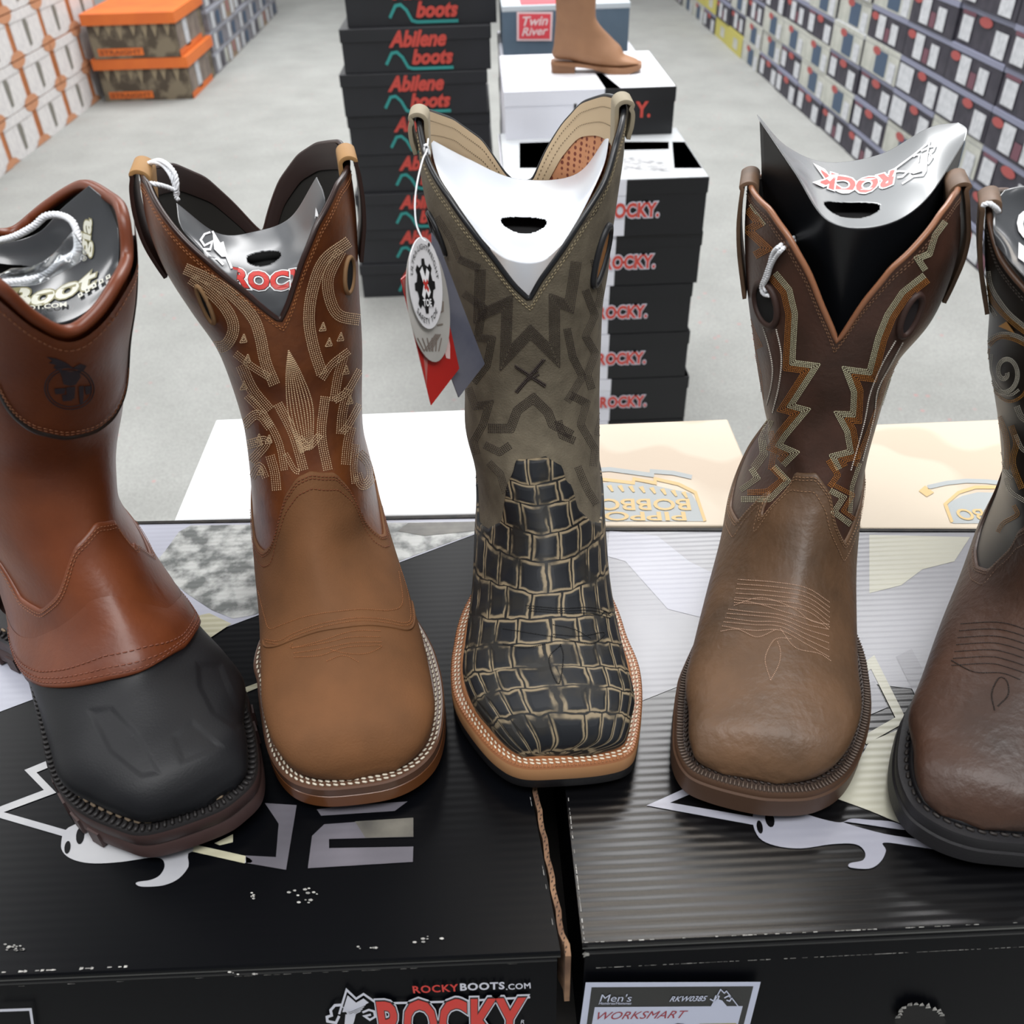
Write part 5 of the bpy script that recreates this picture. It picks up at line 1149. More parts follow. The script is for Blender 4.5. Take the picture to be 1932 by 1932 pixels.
for pts in ([(275, 1150), (300, 1230), (325, 1350), (320, 1450), (295, 1560)], [(345, 1160), (372, 1300), (360, 1450), (325, 1600)], [(965, 1220), (890, 1350), (830, 1500), (800, 1650), (730, 1900)], [(1002, 1230), (930, 1360), (870, 1480), (850, 1620), (790, 1850)]): stitch(mbw, B4, Z(pts), 4.0, .0006, sm=True)
Z = lambda p: zc(p, 1240, 860, 2.76)
for pts, rows, mm, st in (([(438, 215), (582, 215), (665, 130), (600, 62)], 4, mbp, 0), ([(470, 180), (570, 175), (640, 120), (590, 70)], 4, mbo, 0), ([(500, 60), (540, 120), (440, 190)], 4, mbp, 0), ([(905, 170), (985, 212), (935, 290), (1015, 350)], 4, mbp, 0), ([(905, 170), (985, 212), (935, 290), (1015, 350)], 3, mbo, -11), ([(900, 15), (955, 100), (905, 170)], 4, mbo, 0), ([(1060, 40), (1020, 160), (1010, 300)], 3, mbp, 0)):
    band(mm, B4, Z(pts), rows, 2.9, 3.6, .0003, start=st)
mbp.build('pale_stitching', pale_th, B4.shaft); mbo.build('amber_stitching', or_th, B4.shaft); mbw.build('white_stitching', wt, B4.shaft)
mb = MB()
for d in (.0040, .0058): surf_line(B4, parallel(B4, B4.rim, d), -1.5, 1.5, 0, .0024, .0003, mb)
mb.build('edge_stitching', mat('brown thread', '70503a', .6), B4.shaft)
vamp_stitch(B4, mat('tan seam thread', '8d6c50', .6), far=.0115)
mb = MB()
for k in range(6): stitch(mb, B4, Z([(420-4*k, 645+24*k), (620, 660+24*k), (780, 690+24*k), (898, 765+26*k)]), 3.2, .00036, sm=True)
for k in range(5): stitch(mb, B4, Z([(370-8*k, 800+22*k), (500, 815+24*k-6*(k % 2)), (640, 830+20*k), (780, 880+26*k), (895, 905+36*k)]), 3.2, .00036, sm=True)
for pts in ([(400, 750), (520, 770), (650, 810), (780, 850), (860, 880), (890, 905)], [(400, 780), (540, 740), (700, 790), (800, 860), (895, 880)], [(590, 1170), (562, 1060), (600, 970), (640, 950), (700, 955)], [(590, 1170), (632, 1090), (642, 1020), (625, 965)], [(330, 915), (420, 905), (520, 945), (620, 905)], [(640, 900), (720, 1000), (840, 1030), (905, 1070)]): stitch(mb, B4, Z(pts), 3.2, .00036, sm=True)
mb.build('toe_stitching', mat('pinkish tan thread', 'b7957d', .55), B4.vamp)
welt_ribs(B4, B4.sole, mat('rubber rib', '5a4c42', .55), .0012, .0060, pitch=.0023, r=.0007, lift=.0004)
B4.welt_stitch(B4.sole, mat('dark welt thread', '2a201b', .6), inset=.0072, pitch=.0036, r=.0010, rows=2, gap=.0022, slant=.0006, y0=.05)
st4 = mat('brown strap leather', '54402f', .55, '6a503c', 60)
strap(B4, -math.pi/2, float(B4.rim(-1.57))+3.2, .028, [st4], indown=.02, bulge=.0018, out0=.002); strap(B4, math.pi/2, float(B4.rim(1.57))+3.2, .024, [st4], indown=.02, bulge=.0015, out0=.002)
pull_hole(B4, (1447, 573), 19, 42, -14, hole_shade, mat('dark trim', '3a2620', .6), .002); pull_hole(B4, (1716, 594), 13, 42, 24, mat('dark fleece', '1d1517', .95), mat('dark trim', '3a2620', .6), .002)
# ================= boot 5
mbw = MB(); mbo = MB(); Z = lambda p: zc(p, 1650, 340, 2.926)
for pts, rows, mm in (([(640, 500), (655, 580), (700, 660), (760, 735), (850, 810)], 3, mbw), ([(620, 540), (640, 620), (690, 700), (760, 770), (850, 840)], 3, mbo), ([(600, 650), (650, 700), (680, 750)], 3, mbw), ([(860, 930), (770, 885), (690, 875), (640, 920)], 3, mbo), ([(620, 880), (700, 840), (790, 850), (860, 890)], 3, mbw), ([(640, 930), (630, 1040), (670, 1160), (740, 1215), (810, 1190), (850, 1120)], 2, mbo), ([(655, 960), (650, 1050), (690, 1140), (750, 1180), (800, 1150)], 2, mbw),
    ([(700, 1300), (740, 1400), (750, 1520), (740, 1600)], 4, mbo), ([(770, 1350), (800, 1450), (780, 1560), (830, 1700)], 4, mbo), ([(735, 1640), (760, 1710), (850, 1770)], 3, mbw), ([(790, 1400), (830, 1480), (860, 1400)], 3, mbw), ([(780, 1790), (800, 1850), (720, 1900), (690, 1950)], 3, mbo), ([(800, 1240), (830, 1300), (860, 1240)], 4, mbw), ([(700, 1500), (730, 1600), (770, 1640)], 3, mbw)):
    band(mm, B5, Z(pts), rows, 3.2, 3.4, .0003, sm=True)
sp = [(725+(20+9.5*t)*math.cos(t)*.95, 1060+(20+9.5*t)*math.sin(t)*1.25) for t in np.linspace(0, 9.5, 60)]
for k in (0, 3, 6): stitch(mbw, B5, offset_poly(Z(sp), k), 3.2, .0004)
mbw.build('white_stitching', mat('silver thread', 'b9b4a6', .45), B5.shaft); mbo.build('gold_stitching', mat('gold thread', 'a8742a', .45), B5.shaft)
mb = MB(); H = [B5.hit(*p, .0006) for p in Z([(690, 805), (735, 778), (780, 842)])]
if all(H): mb.add([h[0] for h in H], [(0, 1, 2)]); mb.build('gold_inlay', mat('gold inlay', 'b9822e', .5), B5.shaft)
mb = MB()
for d in (.0040, .0058): surf_line(B5, parallel(B5, B5.rim, d), -1.5, 1.5, 0, .0024, .0003, mb)
mb.build('edge_stitching', mat('dim thread', '3c332c', .6), B5.shaft)
vamp_stitch(B5, mat('brown seam thread', '6a5140', .6), far=.0115)
mb = MB(); Z = lambda p: zc(p, 1650, 960, 2.759)
for k in range(7): stitch(mb, B5, Z([(450-8*k, 600+36*k), (600, 590+36*k), (700, 600+38*k), (820, 640+38*k)]), 3.2, .00036, sm=True)
for pts in ([(400, 790), (520, 850), (660, 855), (760, 890)], [(625, 1050), (610, 960), (650, 880), (690, 900), (695, 970), (640, 1030)]): stitch(mb, B5, Z(pts), 3.2, .0004, sm=True)
mb.build('toe_stitching', mat('dark toe thread', '17120f', .5), B5.vamp)
B5.welt_stitch(B5.sole, mat('black welt thread', '26211f', .6), inset=.0055, pitch=.0056, r=.0012, rows=1, slant=.0004, y0=.05)
welt_cord(B5, B5.sole, mat('black storm cord', '17171a', .35), .0088, .0022, 'storm_welt', lift=.0004)
strap(B5, -math.pi/2, float(B5.rim(-1.57))+2.8, .022, [st4], indown=.02, bulge=.001, out0=.0018)
# ================= boot 1
mbt = MB(); col_th = mat('brown seam thread dark', '8e5a3c', .6)
fl_px = [(0, 728), (21, 771), (63, 806), (116, 820), (169, 809), (205, 782), (224, 740), (229, 707)]
fl = sorted([B1.inv(x, y) for x, y in fl_px]); ft = [t for t, v in fl]; fv = [v for t, v in fl]
fedge = smoothf([ft[0]-.5]+ft+[ft[-1]+.4], [float(B1.rim(ft[0]-.5))+.4]+fv+[float(B1.rim(ft[-1]+.4))+.4], .25)
th = np.linspace(ft[0]-.5, ft[-1]+.4, 120); nr = 30; V0 = edge_dist_v(B1, B1.rim, th, .002); V1 = fedge(th); t = np.linspace(0, 1, nr); VV = V0[:, None]*(1-t)+np.maximum(V1, V0+.05)[:, None]*t; TT = np.repeat(th[:, None], nr, 1)
P = B1.S(TT, VV)+B1.normal(TT, VV)*(.0034-.0004*(t[None, :, None])); end = B1.S(TT[:, -1], VV[:, -1]+.01); P = np.concatenate([P, end[:, None]], 1); nr += 1
Fc = [(i*nr+j, i*nr+j+1, (i+1)*nr+j+1, (i+1)*nr+j) for i in range(119) for j in range(nr-1)]
flap = obj('pull_flap', P.reshape(-1, 3), Fc, m1s, B1.shaft); B1.tree_parts.append((P.reshape(-1, 3), Fc)); B1.mktree()
mb = MB(); tube(mb, B1.S(th, np.maximum(V1, V0+.05))+B1.normal(th, VV[:, -2])*.0022, .0017, 6); mb.build('flap_edge', mat('dark edge dye', '221815', .5), flap)
mb = MB()
for d in (-.004, -.0062): surf_line(B1, lambda q, d=d: edge_dist_v(B1, fedge, q, d), ft[0], ft[-1], 0, .0030, .0004, mb, lift=.0037)
for d in (.0085,): surf_line(B1, parallel(B1, B1.rim, d), -1.2, 1.4, 0, .0030, .00036, mb, lift=.0036)
mb.build('flap_stitching', col_th, flap)
mb = MB(); E = lambda p: zc(p, 0, 320, 2.84)
bird = E([(245, 1000), (300, 1010), (350, 1030), (390, 1060), (430, 1038), (462, 1050), (445, 1075), (425, 1085), (430, 1110), (405, 1150), (375, 1158), (340, 1148), (330, 1110), (318, 1078), (285, 1060), (300, 1045), (262, 1035), (280, 1022)])
def surf_poly(mb, B, pts, lift, m=0):
    H = [B.hit(x, y, lift) for x, y in pts]
    if all(H): mb.add([h[0] for h in H], [tuple(q) for q in tri_poly(pts)], m)
surf_poly(mb, B1, bird, .0003)
for rx, ry in ((132, 112), (118, 98)):
    H = [B1.hit(*p, .0001) for p in ellipse_px(E([(372, 1172)])[0], rx/2.84, ry/2.84, 5, 40)]; P = [h[0] for h in H if h]
    tube(mb, np.array(P), .0003, 4, True)
for x, y, w_, h_ in ((290, 1172, 60, 26), (352, 1165, 50, 60), (420, 1160, 28, 90), (452, 1160, 34, 40), (330, 1205, 60, 30)): surf_poly(mb, B1, E([(x, y), (x+w_, y-4), (x+w_-5, y+h_), (x+6, y+h_+4)]), .0003)
mb.build('stamped_emblem', mat('dark blue stamp', '24202b', .6), flap)
vamp_stitch(B1, col_th, ds=(.0024, .0046))
cap_px = [(36, 1250), (72, 1276), (101, 1294), (145, 1297), (217, 1280), (290, 1254), (341, 1229), (359, 1204), (363, 1180)]
cp = sorted([B1.inv(x, y) for x, y in cap_px]); ct = [a for a, v in cp]; cv = [v for a, v in cp]
print('cap', [(round(math.degrees(a)), round(v, 2)) for a, v in cp])
cedge = smoothf([-math.pi, ct[0]-.35]+ct+[ct[-1]+.35, math.pi], [B1.nsh+5.5, cv[0]-.4]+cv+[cv[-1]-.5, B1.nsh+5.5], .14)
n = 240; th = np.linspace(-math.pi, math.pi, n, endpoint=False); nr = 60; t = np.linspace(0, 1, nr); VV = cedge(th)[:, None]*(1-t)+(B1.N-1.001)*t; TT = np.repeat(th[:, None], nr, 1)
# embossed panels on the rubber cap
def emb(TT, VV):
    P = proj(B1.S(TT, VV)); o_ = np.zeros(TT.shape)
    for poly_ in ([(178, 1345), (215, 1340), (262, 1392), (300, 1460), (270, 1465), (215, 1420)], [(372, 1262), (410, 1262), (452, 1370), (440, 1380), (400, 1350), (375, 1300)], [(330, 1395), (362, 1368), (412, 1412), (345, 1440)]):
        A = np.array(poly_, float); ins = np.full(TT.shape, 1e9); a_ = 0
        s_ = np.sign(sum(A[i][0]*A[(i+1) % len(A)][1]-A[(i+1) % len(A)][0]*A[i][1] for i in range(len(A))))
        for i in range(len(A)):
            a, b = A[i], A[(i+1) % len(A)]; l = np.linalg.norm(b-a); ins = np.minimum(ins, s_*((b[0]-a[0])*(P[..., 1]-a[1])-(b[1]-a[1])*(P[..., 0]-a[0]))/l)
        o_ += np.clip((ins+6)/10, 0, 1)*-.0006
    return o_
n = 420; th = np.linspace(-math.pi, math.pi, n, endpoint=False); nr = 120; t = np.linspace(0, 1, nr); VV = cedge(th)[:, None]*(1-t)+(B1.N-1.001)*t; TT = np.repeat(th[:, None], nr, 1)
off = .0034+emb(TT, VV); P = B1.S(TT, VV)+B1.normal(TT, VV)*off[..., None]
st = B1.S(th, VV[:, 0]-.02)+B1.normal(th, VV[:, 0])*.0014; P = np.concatenate([st[:, None], P], 1); nr += 1
Fc = [(i*nr+j, i*nr+j+1, ((i+1) % n)*nr+j+1, ((i+1) % n)*nr+j) for i in range(n) for j in range(nr-1)]
PV = np.vstack([P.reshape(-1, 3), P[:, -1].mean(0)]); Fc += [(i*nr+nr-1, n*nr, ((i+1) % n)*nr+nr-1) for i in range(n)]
cap = obj('toe_cap', PV, Fc, m1v, R1)
# leather edge overlapping the cap, with three seams
n = 300; th = np.linspace(ct[0]-.35, ct[-1]+.35, n); V1 = cedge(th)+.02; V0 = edge_dist_v(B1, lambda q: V1, th, -.03); nr = 14; t = np.linspace(0, 1, nr); VV = V0[:, None]*(1-t)+V1[:, None]*t; TT = np.repeat(th[:, None], nr, 1)
off = .0018+.0040*np.clip(t*1.25, 0, 1)[None, :]*np.ones((n, 1)); P = B1.S(TT, VV)+B1.normal(TT, VV)*off[..., None]; en_ = B1.S(th, V1+.02)+B1.normal(th, V1)*.003; P = np.concatenate([P, en_[:, None]], 1); nr += 1
obj('vamp_edge', P.reshape(-1, 3), [(i*nr+j, i*nr+j+1, (i+1)*nr+j+1, (i+1)*nr+j) for i in range(n-1) for j in range(nr-1)], m1s, B1.vamp)
mb = MB()
for d, lf in ((-.003, .0060), (-.0062, .0059), (-.0105, .0054)): surf_line(B1, lambda q, d=d: edge_dist_v(B1, cedge, q, d), ct[0]-.3, ct[-1]+.3, 0, .0036, .00042, mb, lift=lf)
mb.build('cap_stitching', mat('rust cap thread', '7a4632', .6), B1.vamp)
welt_ribs(B1, B1.sole, mat('black rib', '1f1c1c', .6), .0005, .0055, pitch=.0040, r=.0011, lift=.0006)
B1.welt_stitch(B1.sole, mat('tan welt thread', '7d6c58', .7), inset=.0062, pitch=.0062, r=.0011, rows=1, slant=.0003, y0=.05, lift=.0014)
# chunky side lugs
mb = MB(); O = B1.outline
for i in range(0, len(O), 4):
    p, nn = O[i], B1.soleN[i]
    if p[1] < .02 or p[1] > B1.ymax*.86: continue
    q = O[(i+2) % len(O)]; V = []
    for zz in (.001, .013):
        for c_, d in ((p, -.002), (q, -.002), (q, .0012), (p, .0012)): V.append(B1.w3(*(c_+nn*d), zz+.001))
    mb.add(*hexa(V))
mb.build('sole_lugs', MATS['dark brown lug sole'], B1.sole, smooth=False)
# ------------------------------------------------------------------ cards, strings and tags
def thing_tag(o, label, cat, group=None): tag(o, label, cat, group)
gcard = mat('grey glossy card', '55575a', .28, coat=.3); gcard2 = mat('dark grey glossy card', '3f4144', .25, coat=.4); bcard = mat('black card', '0c0e12', .4); wcard2 = mat('white glossy card', 'cfd5de', .25, coat=.35); lgc = mat('light grey glossy card', '8f9294', .22, coat=.5)
p_white = mat('white ink', 'e8e8ea', .4); p_red = mat('red ink', 'b8302a', .4); p_black = mat('black ink', '0b0c0e', .4)
# boot 3 card
E3 = empty('shaft_insert', un(990, 470, Y=.47)); tag(E3, 'white glossy card insert folded inside the middle crocodile-toe boot', 'card insert')
pan, _ = sheet('top_panel', [[(812, 262), (885, 300), (975, 337), (1085, 329), (1150, 250)], [(822, 312), (890, 352), (982, 374), (1078, 362), (1141, 305)], [(846, 368), (910, 405), (988, 425), (1066, 408), (1118, 360)], [(888, 425), (935, 458), (993, 475), (1050, 462), (1088, 418)], [(925, 468), (955, 487), (993, 495), (1028, 489), (1060, 462)]],
    [[.545, .57, .575, .57, .545], [.532]*5, [.510, .50, .495, .50, .510], [.492, .481, .478, .481, .492], [.478, .472, .470, .472, .478]], [wcard2], E3, holes=[(.5, .50, .135, .075)], inner=True)
sheet('front_panel', [[(925, 468), (955, 487), (993, 495), (1028, 489), (1060, 462)], [(935, 530), (960, 550), (995, 562), (1025, 550), (1055, 520)], [(945, 600), (970, 620), (995, 630), (1020, 620), (1045, 600)]], [[.478, .472, .470, .472, .478]]*3, [wcard2], E3)
# boot 2 card
E2 = empty('shaft_insert', un(500, 480, Y=.49)); tag(E2, 'grey card insert with red lettering inside the tan-toed second boot', 'card insert')
c2, _ = sheet('card', [[(333, 383), (412, 440), (484, 436), (548, 410), (597, 334)], [(340, 425), (422, 468), (494, 470), (562, 446), (612, 372)], [(372, 470), (440, 520), (505, 526), (570, 490), (612, 430)], [(430, 530), (478, 568), (520, 580), (556, 550), (585, 490)], [(470, 600), (500, 640), (525, 650), (545, 640), (565, 600)]],
    [[.515, .535, .535, .535, .515], [.50, .51, .51, .51, .50], [.495, .478, .47, .478, .495], [.480, .464, .460, .464, .480], [.478, .463, .459, .463, .478]], [gcard], E2, holes=[(.5, .335, .115, .06)], inner=True)
h2 = obj_hit(c2); mb = MB()
f = lambda u, v: (512+145*u*1.0, 532-34*v-22*abs(u*1.3)**1.6-3*u)
logo_text(mb, h2, 'ROCK', f, [(.11, 1, .0006), (.07, 2, .0007), (.045, 0, .0008)], spacing=1.05)
rl = lambda pts: zc(pts, 240, 240, 2.76)
def px_poly(mb, hitf, pts, lift, m):
    H = [hitf(x, y, lift) for x, y in pts]
    if all(H): mb.add([h[0] for h in H], [tuple(q) for q in tri_poly(pts)], m)
def px_stroke(mb, hitf, pts, w_, lift, m):
    a = offset_poly(pts, w_/2); b = offset_poly(pts, -w_/2)
    for i in range(len(pts)-1): px_poly(mb, hitf, [tuple(a[i]), tuple(a[i+1]), tuple(b[i+1]), tuple(b[i])], lift+.00002*(i % 2), m)
mb.build('card_lettering', [p_red, p_white, p_black], c2, smooth=False); mb = MB()
px_stroke(mb, h2, rl([(440, 545), (510, 660), (545, 740)]), 4, .0006, 1); px_poly(mb, h2, rl([(440, 545), (475, 610), (500, 600), (520, 680), (490, 680), (450, 640)]), .0007, 1)
px_stroke(mb, h2, rl([(430, 550), (400, 560), (380, 590), (400, 620), (440, 600), (430, 640), (400, 640), (420, 680), (470, 690), (500, 720)]), 4, .0006, 1)
px_poly(mb, h2, [(598, 392), (601, 400), (604, 412), (598, 408), (596, 414)], .0007, 1)
mb.build('ram_emblem', [p_red, p_white, p_black], c2, smooth=False)
# boot 4 card
E4 = empty('shaft_insert', un(1620, 500, Y=.48)); tag(E4, 'black and grey card insert standing up out of the fourth boot, red lettering upside down', 'card insert')
ft_ = [(1433, 226), (1500, 325), (1563, 416), (1660, 426), (1745, 378), (1820, 265)]; fy4 = [.515, .475, .448, .446, .468, .505]
t4, _ = sheet('top_panel', [[(1429, 216), (1485, 276), (1560, 306), (1660, 291), (1750, 242), (1808, 231)], [(1431, 221), (1493, 300), (1562, 350), (1662, 345), (1752, 300), (1824, 243)], ft_], [[.53, .555, .575, .575, .555, .53], [.522, .515, .51, .51, .515, .518], fy4], [lgc], E4, holes=[(.49, .80, .11, .095)], inner=True)
b4_, _ = sheet('front_panel', [ft_, [(1436, 300), (1500, 400), (1563, 490), (1650, 495), (1730, 450), (1800, 345)], [(1438, 350), (1505, 470), (1568, 600), (1618, 605), (1690, 510), (1780, 410)], [(1448, 420), (1520, 560), (1572, 690), (1600, 700), (1650, 600), (1750, 470)]], [fy4, [.51, .474, .450, .448, .47, .503], [.51, .474, .452, .450, .47, .503], [.51, .474, .455, .453, .47, .503]], [bcard], E4)
h4 = obj_hit(t4); mb = MB()
f = lambda u, v: (1612-150*u-6*v, 352+30*v-22*(2*abs(u))**1.8+10*max(0, -u)**1)
logo_text(mb, h4, 'ROCK', f, [(.11, 1, .0006), (.05, 0, .0007)], spacing=1.05)
mb.build('card_lettering', [mat('pale red ink', 'd0605c', .4), p_white], t4, smooth=False); mb = MB(); Z = lambda p: zc(p, 1340, 200, 2.76)
px_stroke(mb, h4, Z([(945, 345), (1060, 260), (1145, 190), (1130, 260), (1125, 340), (1110, 365), (1060, 370), (1000, 410)]), 3, .0006, 1); px_poly(mb, h4, Z([(1040, 350), (1080, 310), (1100, 300), (1105, 345), (1060, 360)]), .0007, 1)
px_stroke(mb, h4, Z([(1100, 240), (1150, 215), (1175, 212), (1165, 235), (1145, 250), (1160, 270), (1140, 300), (1120, 310)]), 3, .0007, 1); px_stroke(mb, h4, Z([(1060, 270), (1070, 260), (1090, 258), (1085, 300)]), 3, .0007, 1); px_stroke(mb, h4, Z([(955, 350), (985, 345), (1030, 348), (1000, 375), (975, 378)]), 3.2, .0007, 1)
mb.build('ram_emblem', [mat('pale red ink', 'd0605c', .4), p_white], t4, smooth=False)
# boot 1 card
E1 = empty('shaft_insert', un(110, 520, Y=.43)); tag(E1, 'dark grey card insert with white lettering inside the leftmost brown boot', 'card insert')
Y1 = .40
c1, _ = sheet('card', [[(-90, 430), (0, 456), (70, 440), (118, 392), (168, 350)], [(-85, 470), (20, 492), (105, 478), (160, 425), (212, 392)], [(-60, 520), (40, 535), (115, 525), (175, 490), (224, 450)], [(-40, 570), (48, 578), (112, 570), (172, 545), (222, 505)], [(-20, 590), (55, 602), (108, 610), (160, 590), (208, 545)]],
    [[Y1+.052]*5, [Y1+.047]*5, [Y1+.038]*5, [Y1+.025, Y1+.022, Y1+.02, Y1+.022, Y1+.03], [Y1+.01, Y1+.005, Y1+.002, Y1+.006, Y1+.018]], [gcard2], E1, holes=[(.24, .36, .12, .06)], inner=True)
s1, _ = sheet('fold', [[(-20, 590), (55, 602), (108, 610), (160, 590), (208, 545)], [(-10, 640), (60, 650), (110, 655), (160, 640), (205, 600)]], [[Y1+.01, Y1+.005, Y1+.002, Y1+.006, Y1+.018]]*2, [bcard], E1, nv=6)
h1 = obj_hit(c1); mb = MB()
f = lambda u, v: (100+166*u+8*v, 553-44*u-40*v-8*(2*u)**2)
logo_text(mb, h1, 'Boot', f, [(.07, 2, .0006), (.03, 0, .0007)])
f = lambda u, v: (166-26*v+5*u, 448-70*u-10*v); logo_text(mb, h1, 'gia', f, [(.07, 2, .0006), (.03, 0, .0007)])
f = lambda u, v: (78+100*u, 582-10*u-9*v); logo_text(mb, h1, 'BOOT.COM', f, [(.02, 0, .0010)])
f = lambda u, v: (162+9*u, 489-9*v-2*u); logo_text(mb, h1, '®', f, [(.0, 0, .0010)])
for i in range(5):
    cx, cy = 154+13*i, 559-8.5*i; px_poly(mb, h1, [(cx-5, cy-1), (cx+3, cy-6), (cx+5, cy+1), (cx-3, cy+6)], .0010, 0); px_poly(mb, h1, [(cx-1.5, cy-1), (cx+1.5, cy-2.5), (cx+1.8, cy), (cx-1, cy+2)], .0013, 1)
mb.build('card_print', [mat('ivory ink', 'd5d5c8', .4), p_black, mat('khaki outline', '8a8562', .5)], c1, smooth=False)
# boot 5 card
E5 = empty('shaft_insert', un(1930, 450, Y=.43)); tag(E5, 'grey card insert with a white letter inside the rightmost boot', 'card insert')
c5, _ = sheet('card', [[(1895, 358), (1925, 352), (1970, 352), (2030, 380), (2100, 360)], [(1878, 385), (1920, 395), (1970, 410), (2030, 420), (2110, 390)], [(1874, 430), (1915, 455), (1965, 490), (2025, 500), (2095, 440)], [(1878, 462), (1912, 500), (1960, 545), (2020, 570), (2080, 500)]], [[.452]*5, [.443]*5, [.425, .415, .405, .415, .425], [.42, .40, .385, .395, .42]], [gcard2], E5)
h5 = obj_hit(c5); mb = MB(); f = lambda u, v: (1938+44*u, 428-58*v+10*u); logo_text(mb, h5, 'G', f, [(.04, 0, .001)]); f = lambda u, v: (1960+80*u, 505-30*v+60*u); logo_text(mb, h5, 'BO', f, [(.04, 0, .001)]); mb.build('card_print', [p_white], c5, smooth=False)
# strings
def cstr(label, P, r=.0011, nm='cotton_string'):
    P = np.array(P); o = cord(nm, P, r, cotton, origin=tuple(P[0])); tag(o, label, 'string'); return o
s = lambda L, Y: [un(x, y, Y=(Y[i] if hasattr(Y, '__len__') else Y)) for i, (x, y) in enumerate(L)]
cstr('white cotton string knotted over the left pull strap of the tan-toed boot', s([(272, 346), (290, 347), (312, 352), (332, 360), (334, 366)], [.487, .480, .483, .487, .49])+s([(330, 352), (322, 330), (308, 312), (292, 306), (280, 309), (276, 318)], [.489, .49, .498, .505, .51, .515])[:6])
o = cord('knot', np.array(s([(280, 309), (300, 303), (318, 312), (330, 328), (334, 350), (332, 368), (336, 378)], [.512, .502, .492, .488, .486, .486, .486])), .0011, cotton, bpy.data.objects['cotton_string'])
H = lambda B, L, lf: [B.hit(x, y, lf)[0] for x, y in L if B.hit(x, y, lf)]
cstr('white doubled cotton string looped through the left pull hole of the fourth boot', [un(1497, 449, Y=.475)]+H(B4, [(1478, 461), (1464, 475), (1457, 497), (1449, 520), (1442, 540), (1446, 552), (1458, 556)], .0018))
o2 = cord('second_strand', np.array([un(1499, 455, Y=.475)]+H(B4, [(1484, 466), (1470, 482), (1461, 500), (1455, 520), (1448, 536), (1452, 548)], .0022)), .0010, cotton, bpy.data.objects['cotton_string.001'])
cstr('white thick cotton string lying across the leftmost boot insert', s([(-20, 458), (0, 454), (28, 446), (63, 427), (86, 408), (113, 406), (137, 419), (147, 450), (141, 478), (113, 494), (88, 517), (53, 528), (0, 534), (-20, 536)], [.43, .425, .42, .42, .42, .42, .415, .41, .405, .40, .398, .397, .395, .395]), .0014)
cstr('short white string tied at the pull strap of the rightmost boot', s([(1853, 388), (1866, 384), (1878, 392), (1884, 399)], [.43, .428, .428, .43]), .0011)
# clear plastic pouch on the string of boot 1
pl = bpy.data.materials.new('clear plastic film'); pl.use_nodes = True; b_ = pl.node_tree.nodes['Principled BSDF']; b_.inputs['Base Color'].default_value = (.9, .93, .95, 1); b_.inputs['Transmission Weight'].default_value = .95; b_.inputs['Roughness'].default_value = .08; b_.inputs['IOR'].default_value = 1.15; b_.inputs['Coat Weight'].default_value = 1
rg = random.Random(5); j = lambda: rg.uniform(-3, 3)
po, _ = sheet('plastic_pouch', [[(20+j(), 505+j()), (60+j(), 500+j()), (95+j(), 480+j()), (125+j(), 455+j()), (135+j(), 435+j())], [(-20+j(), 530+j()), (50+j(), 520+j()), (100+j(), 500+j()), (140+j(), 475+j()), (150+j(), 450+j())], [(-20+j(), 540+j()), (60+j(), 540+j()), (110+j(), 520+j()), (150+j(), 495+j()), (165+j(), 480+j())]],
    [[.402, .395, .400, .395, .400], [.397, .401, .393, .399, .393], [.395, .390, .396, .390, .395]], [pl], None, origin=tuple(un(60, 510, Y=.398)), thick=.0002)
tag(po, 'clear crinkled plastic pouch lying on the leftmost boot insert', 'pouch')
# hang tags of boot 3
def flat_tag(name, ring, Yf, m, label, edge=True, thick=.0006):
    P = np.array([un(x, y, Y=Yf(x, y)) for x, y in ring]); n = len(P); r = empty(name, P.mean(0)); nn = np.cross(P[n//3]-P[0], P[2*n//3]-P[0]); nn /= np.linalg.norm(nn)
    if nn.dot(P[0]-EYE) > 0: nn = -nn
    fc = [tuple(q) for q in tri_poly(ring)]; V = list(P+nn*thick/2)+list(P-nn*thick/2)
    o = obj('card', V, fc+[tuple(i+n for i in q[::-1]) for q in fc]+[(i, (i+1) % n, n+(i+1) % n, n+i) for i in range(n)], m, r, smooth=False); tag(r, label, 'hang tag'); return r, o, nn
Z = lambda p: zc(p, 740, 170, 2.76)
YF = lambda base, k: (lambda x, y: base+k*(x-830)*.0003)
YA = lambda base: (lambda x, y: base+(x-800)*.00030-(y-600)*.00008)
r, o, nn = flat_tag('hang_tag', Z([(205, 742), (235, 790), (290, 930), (480, 1425), (345, 1600), (270, 1400), (215, 1100)]), YA(.4300), [mat('blue grey tag card', '6b6c76', .3, '4e5160', 30, coat=.3)], 'blue grey pointed hang tag, rearmost of the tags on the middle boot')
r, o, nn = flat_tag('hang_tag', Z([(45, 985), (80, 955), (150, 900), (250, 1000), (292, 1200), (347, 1450), (202, 1640), (120, 1300)]), YA(.4262), [mat('red tag card', 'b3231f', .35, 'a01f1c', 20, coat=.3)], 'red pointed hang tag hanging below the round tag of the middle boot')
hr_ = obj_hit(o); mb = MB()
px_poly(mb, hr_, Z([(50, 990), (90, 960), (150, 1170), (185, 1380), (180, 1540), (120, 1300)]), .0002, 0); px_poly(mb, hr_, Z([(262, 1330), (285, 1240), (300, 1330), (300, 1400), (280, 1395)]), .0002, 1); mb.build('tag_print', [mat('dusty pink print', 'a5615c', .4), mat('pale print', 'd7b8b4', .4)], o, smooth=False)
r, o, nn = flat_tag('hang_tag', ellipse_px(Z([(186, 1100)])[0], 107/2.76, 318/2.76, -7, 40), YA(.4232), [mat('silver tag card', '9c9a96', .3, 'b3b0ab', 20, coat=.3)], 'silver oval hang tag behind the round tag of the middle boot')
hr_ = obj_hit(o); mb = MB()
